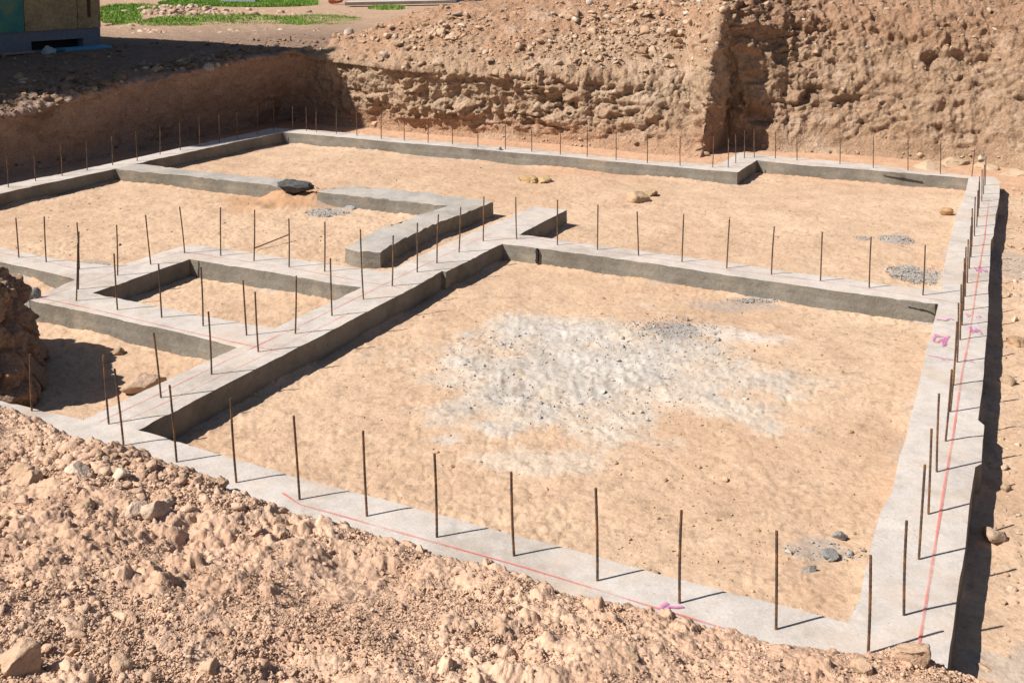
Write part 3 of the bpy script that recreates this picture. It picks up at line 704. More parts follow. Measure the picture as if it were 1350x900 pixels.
for L in ([k6([(430, 345), (500, 372), (440, 372), (418, 430), (490, 440)]), k6([(440, 372), (560, 380), (520, 440), (545, 480), (575, 400), (600, 370)]), k6([(470, 440), (520, 400), (570, 465), (520, 485)])]
          + [k6([(450, 180), (520, 190), (570, 200), (600, 170), (650, 190)]), k6([(780, 122), (850, 135), (790, 155), (830, 150)]), k6([(890, 145), (930, 170), (935, 135), (960, 160)]),
             k6([(830, 268), (850, 300), (830, 320), (870, 330)]), k6([(870, 300), (890, 330), (900, 285)]), k6([(910, 325), (925, 290), (965, 352), (925, 345)]), k6([(905, 240), (940, 245)]),
             k6([(350, 580), (480, 605), (560, 625), (640, 635)]), k6([(500, 618), (550, 635)]), k6([(760, 655), (800, 630), (840, 655), (885, 665)]), k6([(720, 232), (850, 228)])]
          + [zz((1210, 310), 6.43, q) for q in ([(480, 278), (500, 310), (525, 270), (530, 320)], [(540, 295), (580, 320), (575, 290)], [(440, 380), (465, 388)], [(520, 300), (560, 300)])]):
    stroke('pink_marking', L, .019, M['pink'], z=.013)
for L in ([(880, 796), (868, 803), (871, 806), (877, 807.5), (881, 806), (880.5, 801)], [(880.5, 801), (886, 800.5), (889.5, 803), (893, 801), (897, 803), (901, 801)], [(878, 807), (878, 817)]):
    stroke('pink_marking', L, .017, M['pink'], z=.013)

# dark construction joints and cracks in the strip sides: ragged slits lying just proud of the face
def slit(pxs, th, name='crack', z0=None):
    """pxs: (px, py, z) along the crack, thickness in metres; ragged ribbon, its own small depth"""
    P = np.array([U(x, y, z) for x, y, z in pxs]); n = 26
    L = np.r_[0, np.cumsum(np.linalg.norm(np.diff(P, axis=0), axis=1))]; s = np.linspace(0, L[-1], n)
    Q = np.stack([np.interp(s, L, P[:, k]) for k in range(3)], -1); t = np.gradient(Q, axis=0); t /= np.linalg.norm(t, axis=1)[:, None]
    view = -A_ ; up = np.cross(view, t); up /= np.linalg.norm(up, axis=1)[:, None]
    wv = (th*(.25+.75*np.sin(np.linspace(.1, math.pi-.1, n)))*(1+.6*fbm(Q, 20, 2, 6)))[:, None]/2
    V = np.vstack([Q-up*wv, Q+up*wv, Q-up*wv+A_*.012, Q+up*wv+A_*.012])
    f = [[i, i+1, n+i+1, n+i] for i in range(n-1)]+[[2*n+i, 3*n+i, 3*n+i+1, 2*n+i+1] for i in range(n-1)]
    f += [[i, 2*n+i, 2*n+i+1, i+1] for i in range(n-1)]+[[n+i, n+i+1, 3*n+i+1, 3*n+i] for i in range(n-1)]
    o = mesh_np(name, V, f, M['void'], FND); o.matrix_parent_inverse = Matrix.Translation(-Vector(ORG)); return o
def face_pt(px, py, a, b):
    """point on the vertical face through the top edge a-b (photo pixels) seen at px,py"""
    a, b = U(*a), U(*b); nrm = np.array([b[1]-a[1], a[0]-b[0], 0]); nrm /= np.linalg.norm(nrm)
    d = FW+((px-675)/F)*RT-((py-CY)/F)*UP; o = np.array([0, 0, H]); t = ((a-o)@nrm)/(d@nrm); p = o+d*t
    if nrm@(-A_) < 0: nrm = -nrm
    return p+nrm*.016
def fslit(pxs, a, b, th):
    P = [face_pt(x, y, a, b) for x, y in pxs]
    global U
    n = 30; P = np.array(P); L = np.r_[0, np.cumsum(np.linalg.norm(np.diff(P, axis=0), axis=1))]; s = np.linspace(0, L[-1], n)
    Q = np.stack([np.interp(s, L, P[:, k]) for k in range(3)], -1); t = np.gradient(Q, axis=0); t /= np.linalg.norm(t, axis=1)[:, None]
    up = np.cross(-A_, t); up /= np.linalg.norm(up, axis=1)[:, None]
    Q[:, 2] += .012*fbm(Q, 16, 3, 8); wv = (th*(.3+.7*np.sin(np.linspace(.1, math.pi-.1, n)))*(1+1.1*fbm(Q, 30, 2, 6)))[:, None]/2
    V = np.vstack([Q-up*wv, Q+up*wv, Q-up*wv+A_*.03, Q+up*wv+A_*.03])
    f = [[i, i+1, n+i+1, n+i] for i in range(n-1)]+[[2*n+i, 3*n+i, 3*n+i+1, 2*n+i+1] for i in range(n-1)]
    f += [[i, 2*n+i, 2*n+i+1, i+1] for i in range(n-1)]+[[n+i, n+i+1, 3*n+i+1, 3*n+i] for i in range(n-1)]
    o = mesh_np('crack', V, f, M['void'], FND); o.matrix_parent_inverse = Matrix.Translation(-Vector(ORG))
ME = ((662, 321), (1237, 400)); BE = ((998, 211), (1276.9, 235))
fslit([(1090, 393), (1130, 399), (1165, 401), (1190, 406)], *ME, .008)
fslit([(1185, 403), (1208, 406), (1222, 409), (1233, 414)], *ME, .010)
fslit([(1234, 401), (1235, 412), (1234, 420)], *ME, .018)
fslit([(708, 328), (708.5, 340), (708, 347)], *ME, .03)
fslit([(1165, 231.5), (1190, 235), (1216, 239.5)], *BE, .009)

# ------------------------------------------------------------------ rebars
ORD = ['', 'first', 'second', 'third', 'fourth', 'fifth', 'sixth', 'seventh', 'eighth', 'ninth', 'tenth', 'eleventh', 'twelfth', 'thirteenth', 'fourteenth', 'fifteenth', 'sixteenth', 'seventeenth', 'eighteenth', 'nineteenth', 'twentieth', 'twenty-first', 'twenty-second', 'twenty-third', 'twenty-fourth']
def rod(name, A, B, r=.0068, nseg=36, bend=.0):
    A, B = np.array(A, float), np.array(B, float); ax = B-A; L = np.linalg.norm(ax); t = ax/L
    h = np.cross(t, [0, 1., 0] if abs(t[1]) < .9 else [1., 0, 0]); h /= np.linalg.norm(h); g = np.cross(t, h)
    V = []; k = 8
    for i in range(nseg+1):
        f = i/nseg; rr = r*(1.0+(.13 if i % 2 else -.02)); c = A+ax*f+h*bend*math.sin(f*math.pi)
        for j in range(k):
            a = j*2*math.pi/k; V.append(c+(h*math.cos(a)+g*math.sin(a))*rr)
    Fq = [[i*k+j, i*k+(j+1) % k, (i+1)*k+(j+1) % k, (i+1)*k+j] for i in range(nseg) for j in range(k)]
    Fq.append(list(range(k))[::-1]); Fq.append([nseg*k+j for j in range(k)])
    V = np.array(V)-A
    o = mesh_np(name, V, Fq, M['rebar']); o.location = A
    return o
def rebar(row, where, k, n, note=''):
    tx, ty, bx, by = row
    b = U(bx, by, -.004); 
    t = UY(tx, ty, b[1]); t[1] += random.uniform(-.02, .02)
    if t[2] < .15: t[2] = .3
    o = rod('rebar', b-np.array([0, 0, .02]), t, bend=random.uniform(-.004, .004))
    lean = 'leaning left' if tx-bx < -4 else ('leaning right' if tx-bx > 3 else 'upright')
    lab = '%s rebar, %s %s' % (lean, ORD[k], where)
    tag(o, lab, 'rebar', group='starter bars standing in the footings')
ROWS = [
 ('from the left along the near footing', [(39, 467, 42, 541.7), (135.3, 469, 143.7, 559), (151, 485.7, 163.3, 588), (222.7, 508.3, 233.3, 610), (303.3, 526, 312, 636.7), (387.3, 547.3, 395.3, 658.7), (478, 569.3, 484, 681), (573, 596, 576, 708.3), (674, 620, 678, 733), (785.7, 644.7, 787.7, 766), (899, 674, 896, 796), (1024.3, 700.3, 1023.3, 829.7)]),
 ('from the near end of the right-hand footing', [(1148, 731.7, 1144.7, 861), (1193.3, 683.3, 1192, 811.3), (1220, 613, 1211.3, 737.3), (1229.7, 566.7, 1224, 678), (1239.3, 520, 1235, 623), (1254, 486, 1246.4, 582), (1259.7, 455.7, 1252.6, 543.4), (1262, 424, 1256.7, 508.6), (1263.5, 399, 1262, 478.4), (1268.3, 375.5, 1265.9, 449), (1270.5, 358, 1268.3, 429.5), (1272.6, 341, 1270.4, 409.6), (1274.5, 326, 1272.7, 391.7), (1276.6, 315.7, 1275.3, 373.8), (1279, 297, 1277.7, 355), (1280.4, 285.7, 1280, 339.6), (1282.4, 275, 1281.3, 325.6), (1285.7, 259.5, 1284.7, 311.6), (1289.4, 250.8, 1287.7, 299), (1291, 240, 1289.6, 286.3), (1292, 233, 1290.7, 275.3), (1294.8, 224, 1294.3, 266), (1297.5, 217, 1296.7, 256.7), (1300, 206, 1298.7, 245)]),
 ('from the left along the middle footing', [(680, 260, 681.3, 316), (735, 263.3, 735, 323.3), (788.3, 270, 787.7, 329.3), (840, 279, 842, 337.7), (901.3, 282.3, 899, 345.7), (962.3, 289.3, 958, 354), (1021.3, 299, 1017, 362.3), (1083.7, 305.3, 1081.7, 371.3), (1149.3, 312.7, 1146, 380), (1219, 322.7, 1216.7, 389.3)]),
 ('from the near end of the long diagonal footing', [(202.7, 438.3, 212.5, 525), (275.3, 410, 279, 494.3), (336, 385, 340.7, 464.3), (390, 364.3, 389.2, 440.3), (435.3, 340.7, 437.7, 416.7), (475.3, 301.7, 479.3, 395), (518, 311, 517, 377.3), (550, 294.3, 550, 359.3), (578, 282.7, 576, 347.7), (607.3, 273.3, 605, 333.3), (638, 259.3, 637, 318.3)]),
 ('from the left below the small square bay', [(103, 320, 100.4, 397), (150.7, 334, 155, 409), (210, 346.7, 213.3, 419.3), (265, 351.7, 267.7, 430), (320.7, 369, 325.3, 442.3)]),
 ('from the left above the small square bay', [(236.7, 272.7, 243.7, 334), (290, 274, 291, 337.3), (335, 277, 334.7, 344.3), (381, 288, 381, 352.3), (428, 292.7, 428, 358.7)]),
 ('from the left on the footings left of the small square bay', [(21.7, 286.7, 25, 340), (57.3, 286, 61, 346), (102, 293, 104.5, 355), (103, 306, 103.2, 381.7), (153.3, 296.7, 155, 363.3), (192.7, 283, 199, 349)]),
 ('from the left along the shaded far left footing', [(8.5, 205.8, 11, 247.6), (44, 204, 47, 239.2), (79, 191.6, 82, 232.4), (113, 186.6, 114.8, 225), (146.8, 180.5, 148.6, 218.2), (179.2, 173.4, 181, 212.5), (210.5, 168.2, 211, 204), (237.3, 162, 237.8, 198.4), (262.6, 154.9, 263, 194), (288.9, 151, 289.2, 187.8), (312.5, 148.7, 312.5, 182.5), (339.6, 142, 339, 177.2), (360.9, 140.7, 360.9, 172.3)]),
 ('from the left along the far footing', [(385.8, 140.7, 385.8, 171.5), (403.6, 141.6, 404, 173), (417, 144.6, 417, 174.5), (443.3, 142.2, 443.3, 177.1), (470.2, 144.4, 470.6, 179.4), (502.7, 148.2, 502.7, 183.2), (532.7, 150.4, 533, 185.5), (564.4, 156.2, 564.4, 188.6), (596.4, 158, 596.6, 191), (629.8, 161, 630, 194.2), (666.4, 160, 666.4, 197.3), (700.7, 171, 701, 200), (738.7, 170, 738.7, 204), (774, 168, 774, 207), (812.2, 169, 812.2, 211), (853.3, 176.7, 853.3, 215), (896.9, 179.6, 896.7, 218.8)]),
 ('from the left around the notch of the far footing', [(941.1, 180.4, 939.5, 221), (960.3, 182.7, 960, 221.2), (969.7, 176.8, 970, 215.6), (981.7, 172.4, 981.4, 209.2), (994.7, 170.2, 994.7, 208)]),
 ('from the left along the far right footing', [(1022.3, 174, 1022.3, 209.5), (1050.8, 175, 1050.8, 212), (1107.3, 181.8, 1107.3, 217), (1151.3, 181, 1151.3, 222), (1197, 184, 1197, 225), (1239.8, 188, 1239.8, 229.5), (1284.4, 197, 1281, 233)]),
]
for where, rows in ROWS:
    for k, row in enumerate(rows, 1): rebar(row, where, k, len(rows))
a = U(336, 327, -.16); b = U(381.5, 309, -.1); o = rod('steel_rod', a, b, .007); tag(o, 'thin dark rod lying loose on the sand between two upright rebars', 'rod')

# ------------------------------------------------------------------ clods and stones
ROCKS = []
for k in range(14):
    V, Fc = ico(2 if k < 10 else 3)
    S_ = V+0
    sc = RNG.uniform(.65, 1.15, 3)*np.array([1.1, 1., .75]); nn = fbm(S_+k*9.7, 1.1, 3, 400+k)
    # knock flat facets off
    Q = S_*(1+.6*nn)[:, None]
    for _ in range(10):
        d_ = RNG.normal(size=3); d_ /= np.linalg.norm(d_); lim = RNG.uniform(.38, .75); h_ = Q@d_; Q = Q-np.maximum(0, h_-lim)[:, None]*d_
    Q = Q*1.25*(1+.30*fbm(S_+k, 3.3, 3, 500+k))[:, None]*sc
    ROCKS.append((Q, Fc))
SM = [r for r in ROCKS[:10]]; BG = ROCKS[10:]
TINY = []
for k in range(8):
    V, Fc = ico(1); TINY.append((V*RNG.uniform(.45, 1.45, (len(V), 1))*np.array([1.2, 1, .65]), Fc))

def scatter(name, pos, size, cols, variants, mat, label, cat, sink=.3):
    Vs, Fs, Cs = [], [], []; base = 0
    vi = RNG.integers(0, len(variants), len(pos))
    for v, (Q, Fc) in enumerate(variants):
        idx = np.where(vi == v)[0]
        if not len(idx): continue
        a = RNG.uniform(0, 2*math.pi, len(idx)); b = RNG.uniform(-.5, .5, len(idx)); c = RNG.uniform(-.5, .5, len(idx))
        ca, sa, cb, sb, cc_, sc_ = np.cos(a), np.sin(a), np.cos(b), np.sin(b), np.cos(c), np.sin(c)
        Rz = np.zeros((len(idx), 3, 3)); Rz[:, 0, 0] = ca; Rz[:, 0, 1] = -sa; Rz[:, 1, 0] = sa; Rz[:, 1, 1] = ca; Rz[:, 2, 2] = 1
        Rx = np.zeros_like(Rz); Rx[:, 0, 0] = 1; Rx[:, 1, 1] = cb; Rx[:, 1, 2] = -sb; Rx[:, 2, 1] = sb; Rx[:, 2, 2] = cb
        Ry = np.zeros_like(Rz); Ry[:, 1, 1] = 1; Ry[:, 0, 0] = cc_; Ry[:, 0, 2] = sc_; Ry[:, 2, 0] = -sc_; Ry[:, 2, 2] = cc_
        R = Rz@Rx@Ry
        P = np.einsum('nij,vj->nvi', R, Q)*size[idx][:, None, None]+pos[idx][:, None, :]
        P[..., 2] += size[idx][:, None]*(1-2*sink)*.35
        n, m = len(idx), len(Q)
        Vs.append(P.reshape(-1, 3)); Fs.append((Fc[None]+(np.arange(n)*m)[:, None, None]+base).reshape(-1, 3)); base += n*m
        Cs.append(np.repeat(cols[idx], m, 0))
    V = np.vstack(Vs); o = mesh_np(name, V, np.vstack(Fs), mat, col=np.vstack(Cs), smooth=False)
    tag(o, label, cat, kind='stuff'); return o

def tint(n, a, b, v=.12):
    t = RNG.uniform(0, 1, (n, 1)); c = np.array(a)*(1-t)+np.array(b)*t; return c*(1+RNG.uniform(-v, v, (n, 1)))
BC1, BC2 = (.46, .305, .215), (.60, .42, .305)

# on the near slope
def near_clods():
    n = 24000
    y = RNG.uniform(2.6, 8.6, n*3); x = (RNG.uniform(-.66, .56, n*3))*(y+.4); P = np.stack([x, y, 0*x], -1)
    z, v = berm_h(P)
    den = sstep(-.45, .45, fbm(P, 1.1, 3, 73)+.35*np.exp(-np.maximum(v, 0)/.35))
    wgt = (v > -.03) & (RNG.uniform(0, 1, n*3) < .06+.94*den**2) & (y > 2.6)
    idx = np.where(wgt)[0][:n]; P = P[idx]; P[:, 2] = z[idx]+.004; m = len(idx)
    s = .0050*RNG.pareto(2.9, m)+.0045; s = np.minimum(s, .03)
    q_ = 2600; a_ = RNG.uniform(0, 6.283, q_); r_ = np.abs(RNG.normal(0, .6, q_)); c_ = U(110, 635, .2); X_ = np.stack([c_[0]+1.15*r_*np.cos(a_)+.1, c_[1]+.42*r_*np.sin(a_)-.35*r_*np.cos(a_), 0*a_], -1)
    zq, vq = berm_h(X_); kq = vq > -.02; X_ = X_[kq]; X_[:, 2] = zq[kq]+.006; P = np.vstack([P, X_]); s = np.r_[s, np.minimum(.009*RNG.pareto(2.6, len(X_))+.007, .05)]; m = len(P)
    n = 46000; y = 2.7+5.8*RNG.uniform(0, 1, n*3)**1.3; x = (RNG.uniform(-.64, .55, n*3))*(y+.4); Q = np.stack([x, y, 0*x], -1); zz_, vv = berm_h(Q)
    idx = np.where((vv > -.04) & (RNG.uniform(0, 1, n*3) < .25+.75*sstep(-.4, .4, fbm(Q, 1.7, 3, 73))))[0][:n]; Q = Q[idx]; Q[:, 2] = zz_[idx]+.008; mq = len(idx)
    scatter('soil_grit', Q, np.minimum(.0028+.002*RNG.pareto(2.4, mq), .011), tint(mq, BC1, BC2, .10), TINY, M['clod'], 'fine grit of dry soil over the near slope', 'grit')
    scatter('soil_clods', P, s, tint(m, BC1, BC2, .08), ROCKS, M['clod'], 'small crumbs and clods of dry soil strewn over the near slope', 'clods', .55)
near_clods()

def floor_clods():
    n = 15000
    y = np.exp(RNG.uniform(math.log(4.6), math.log(18), n)); x = RNG.uniform(-.55, .6, n)*(y+.5); P = np.stack([x, y, 0*x], -1); P[:, 2] = floor_z(P)
    k = edge_y(x) < y-.4; k &= (RNG.uniform(0, 1, n) < .25+.75*sstep(-.2, .4, fbm(P, .7, 3, 91)))
    P = P[k]; m = len(P); s = np.minimum(.003*RNG.pareto(2.3, m)+.0032, .02)
    scatter('sand_crumbs', P, s, tint(m, (.34, .23, .15), (.54, .38, .26)), SM, M['clod'], 'little crumbs of earth lying on the sandy pit floor', 'crumbs')
    # grey cement crumbs in the spills
    Ps = []
    for (px, py, rx, ry, q) in ((785, 487, 1.4, 1.15, 1100), (890, 440, .45, .4, 260), (1210, 362, .33, .36, 900), (1182, 316, .22, .2, 200), (1000, 397, .33, .07, 260), (430, 281, .32, .2, 400), (1085, 725, .25, .1, 60), (120, 352, .22, .12, 110), (1138, 313, .1, .1, 40), (460, 345, .15, .1, 50), (1335, 350, .3, .8, 200)):
        c = U(px, py, -.2); r = np.sqrt(RNG.uniform(0, 1, q)); a = RNG.uniform(0, 6.283, q)
        Ps.append(np.stack([c[0]+rx*r*np.cos(a), c[1]+ry*r*np.sin(a), 0*a], -1))
    P = np.vstack(Ps); P[:, 2] = floor_z(P)+.008; m = len(P); s = np.minimum(.0035*RNG.pareto(2.6, m)+.0045, .022)
    scatter('cement_crumbs', P, s, np.where((np.arange(m) < 1100)[:, None], tint(m, (.38, .355, .33), (.56, .52, .475)), tint(m, (.24, .235, .23), (.42, .40, .38))), SM, M['clod'], 'grey and whitish crumbs of spilt cement scattered on the bay floor', 'crumbs')
    # outside ground on the right
    n = 1500; y = RNG.uniform(5, 15.5, n); c0 = np.interp(y, [U(1250, 870)[1], U(1318, 240)[1]], [U(1250, 870)[0], U(1318, 240)[0]]); x = c0+.15+RNG.gamma(1.6, .7, n); P = np.stack([x, y, 0*x], -1); P[:, 2] = floor_z(P)
    s = np.minimum(.01*RNG.pareto(2.2, n)+.006, .07)
    scatter('rubble', P, s, tint(n, (.40, .29, .20), (.56, .43, .32)), SM, M['clod'], 'crumbled earth on the ground beyond the right-hand footing', 'rubble')
floor_clods()

def bank_clods():
    nr, nc = BP.shape[:2]
    du = np.gradient(BP, axis=1); dv = np.gradient(BP, axis=0); ar = np.linalg.norm(np.cross(du, dv), axis=-1)
    big = fbm(BP[::1, ::1], 1.1, 2, 601)
    T = BT; rb = sstep(.9, 1.1, T)*(1-sstep(1.7, 2.6, T))*(1-sstep(1.5, 2, BKD)); pl = sstep(1, 1.2, T)*(1-sstep(3.5, 4, T)); ft = sstep(-.05, .02, T)*(1-sstep(.08, .2, T))
    w = ar*(rb*3.2*sstep(-.5, .3, big)+pl*.55+ft*1.0+.10*(T < 1)*(T > 0)*(BKD > .5)); w[BP[..., 1] < 9] *= .15
    w = (w/w.sum()).ravel(); n = 15000
    idx = RNG.choice(nr*nc, n, p=w); P = BP.reshape(-1, 3)[idx]+RNG.normal(0, .008, (n, 3)); lb = BKD.ravel()[idx] < .6
    s = np.minimum(.016*RNG.pareto(2.1, n)+.012, .085)
    s *= np.where((rb.ravel()[idx] > .3), 1.15, .8)
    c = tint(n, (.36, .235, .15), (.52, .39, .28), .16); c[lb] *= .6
    g = RNG.uniform(0, 1, n) < .07; c[g] = tint(g.sum(), (.45, .38, .31), (.54, .45, .37))
    scatter('bank_rubble', P, s, c, ROCKS, M['clod'], 'clods and stones covering the far spoil heaps and bank tops', 'rubble')
bank_clods()

# named single clods and stones
def single(name, p, s, col, label, cat, flat_=1., seed=0, mat=None, stretch=(1, 1, 1), rot=0.):
    V, Fc = ico(4); r = np.random.default_rng(seed)
    Q = V*(1+.30*fbm(V+seed, 1.1, 3, 700+seed))[:, None]
    for _ in range(10):
        d_ = r.normal(size=3); d_ /= np.linalg.norm(d_); lim = r.uniform(.42, .78); Q = Q-np.maximum(0, Q@d_-lim)[:, None]*d_
    Q = Q*1.2*(1+.14*fbm(V+seed, 2.6, 4, 720+seed, ridge=True)+.05*fbm(V, 9, 3, 3))[:, None]*np.array([1, 1, flat_])*np.array(stretch)*s
    ca, sa = math.cos(rot), math.sin(rot); Q = np.stack([Q[:, 0]*ca-Q[:, 1]*sa, Q[:, 0]*sa+Q[:, 1]*ca, Q[:, 2]], -1)
    c = np.array(col)*(1+.12*fbm(V+seed, 3, 3, 9))[:, None]
    o = mesh_np(name, Q, Fc, mat or M['clod'], col=c, smooth=True)
    o.location = (p[0], p[1], p[2]+s*flat_*.35*stretch[2]); tag(o, label, cat); return o
def fl(px, py): p = U(px, py, -.2); p[2] = floor_z(p[None])[0]; return p
single('soil_clod', fl(696, 240), .13, (.46, .32, .17), 'brown clod on sand before the far footing, left one of a close pair', 'clod', .6, 1)
single('soil_clod', fl(719, 241), .12, (.46, .33, .18), 'brown clod on sand before the far footing, right one of a close pair', 'clod', .65, 2)
single('soil_clod', fl(842, 265), .15, (.45, .32, .21), 'larger pointed clod alone on the sand above the middle footing', 'clod', .75, 3, stretch=(1.1, 1, 1))
single('soil_clod', fl(856, 258), .10, (.40, .28, .18), 'smaller clod tucked behind the pointed clod on the sand', 'clod', .6, 4)
single('soil_clod', fl(1246, 284), .085, (.42, .27, .15), 'round brown clod on sand close to the far right footing corner', 'clod', .75, 5)
single('boulder_clod', U(190, 509, -.2), .115, (.42, .30, .22), 'angular pinkish boulder half in shade beside the diagonal footing', 'boulder', .7, 6, stretch=(1.3, .8, 1))
single('soil_clod', fl(154, 465), .05, (.33, .24, .16), 'little dark clod on the sand below the small square bay', 'clod', .7, 7)
single('concrete_lump', U(387, 251, -.02)+np.array([.02, .06, -.02]), .185, (.3, .3, .3), 'dark grey lump of dried concrete resting over the gap in the rough footing', 'lump', .55, 8, M['darkl'], stretch=(1.3, .8, 1))
single('concrete_lump', U(569, 204, -.2)+np.array([0, -.02, .02]), .09, (.3, .3, .3), 'small grey lump of concrete at the foot of the far footing', 'lump', .9, 9, M['clump'])
single('concrete_lump', U(656, 213, -.2), .13, (.3, .3, .3), 'tall grey concrete dribble leaning on the far footing face', 'lump', 1.3, 10, M['clump'], stretch=(.7, .6, 1))
single('concrete_lump', U(462, 275, -.19), .10, (.2, .2, .2), 'small dark lump against the foot of the detached footing piece', 'lump', .5, 11, M['clump'])
single('concrete_lump', U(46, 412, -.15), .10, (.3, .3, .3), 'upright broken concrete lump at the end of the left footing', 'lump', 1.6, 12, M['clump'], stretch=(.7, .8, 1))
single('cement_lump', U(1108, 707, -.2), .035, (.35, .34, .33), 'upper grey cement lump on sand near the right-hand footing', 'lump', .8, 13, M['clump'])
single('cement_lump', U(1095, 732, -.2), .04, (.35, .34, .33), 'largest grey cement lump in the middle of the small trail', 'lump', .6, 14, M['clump'], stretch=(1.3, 1, 1))
single('cement_lump', U(1068, 752, -.2), .033, (.35, .34, .33), 'lowest grey cement lump at the left end of the small trail', 'lump', .7, 15, M['clump'], stretch=(1.5, .8, 1), rot=.5)
single('soil_clod', fl(1338, 450), .09, (.40, .27, .17), 'brown clod at the right edge outside the footing', 'clod', .7, 16)
for k, (px, py, s_, lab) in enumerate(((1222, 222, .34, 'pale tan slab of soil at the bank foot, left end of the pale heap'), (1262, 216, .40, 'largest pale mound of soil at the bank foot behind the far right footing'), (1300, 222, .26, 'pale soil block at the bank foot just behind the footing corner'), (1335, 232, .30, 'cracked pale soil block at the right frame edge below the bank'), (1240, 205, .24, 'pale soil block lying on top of the pale heap'), (1325, 205, .26, 'tan soil block higher up at the right end of the bank'))):
    single('soil_block', U(px, py, -.22)-np.array([0, 0, .06]), s_*.8, (.47, .345, .24), lab, 'soil block', .5, 80+k, stretch=(1.3, .8, 1), rot=k)
NS = [(105, 628, .10, .06, 'pale flat-topped stone near the upper edge of the near slope'), (157, 630, .10, .06, 'rounded clod just right of the pale flat-topped stone'), (182, 676, .27, .055, 'tan clod left of the two grey stones on the near slope'),
      (205, 678, .27, .06, 'upright pale grey stone on the near slope, right of the tan clod'), (217, 668, .25, .04, 'small grey stone behind the upright pale grey stone'), (25, 625, .2, .075, 'bulky clod at the left frame edge of the near slope'),
      (35, 640, .2, .07, 'angular clod below the bulky clod at the left edge'), (110, 672, .3, .045, 'round clod alone on the left part of the near slope'), (25, 880, .8, .075, 'big clod in the lower left corner of the near slope'),
      (160, 885, .8, .05, 'rough clod at the bottom frame edge, left side'), (275, 885, .65, .04, 'knobby clod at the bottom of the near slope below the trodden hollow'), (1205, 872, .03, .075, 'upright tan clod leaning on the near end of the right-hand footing'),
      (1262, 885, .02, .05, 'pale clod beside the upright tan clod at the footing end'), (365, 690, .15, .03, 'dark stone near the footing on the near slope'), (270, 697, .3, .02, 'small bluish stone on the near slope'), (1135, 885, .08, .04, 'round clod left of the upright tan clod'),
      (290, 640, .03, .045, 'clod perched on the slope edge beside the fifth rebar'), (830, 868, .1, .035, 'single clod in the middle of the bottom edge'), (1300, 893, -.1, .06, 'clod at the bottom right where the slope meets the trench')]
for k, (px, py, hz, s, lab) in enumerate(NS):
    p = U(px, py, hz)
    for _ in range(12):
        z = float(berm_h(p[None])[0][0]); p = U(px, py, max(z, -.25))
    col = (.58, .46, .36) if 'pale flat' in lab else (.50, .385, .30) if ('pale' in lab or 'grey' in lab) else ((.33, .35, .36) if 'bluish' in lab else (.47, .33, .23))
    single('stone' if 'stone' in lab else 'soil_clod', p, s, col, lab, 'stone' if 'stone' in lab else 'clod', .8, 30+k, rot=k)

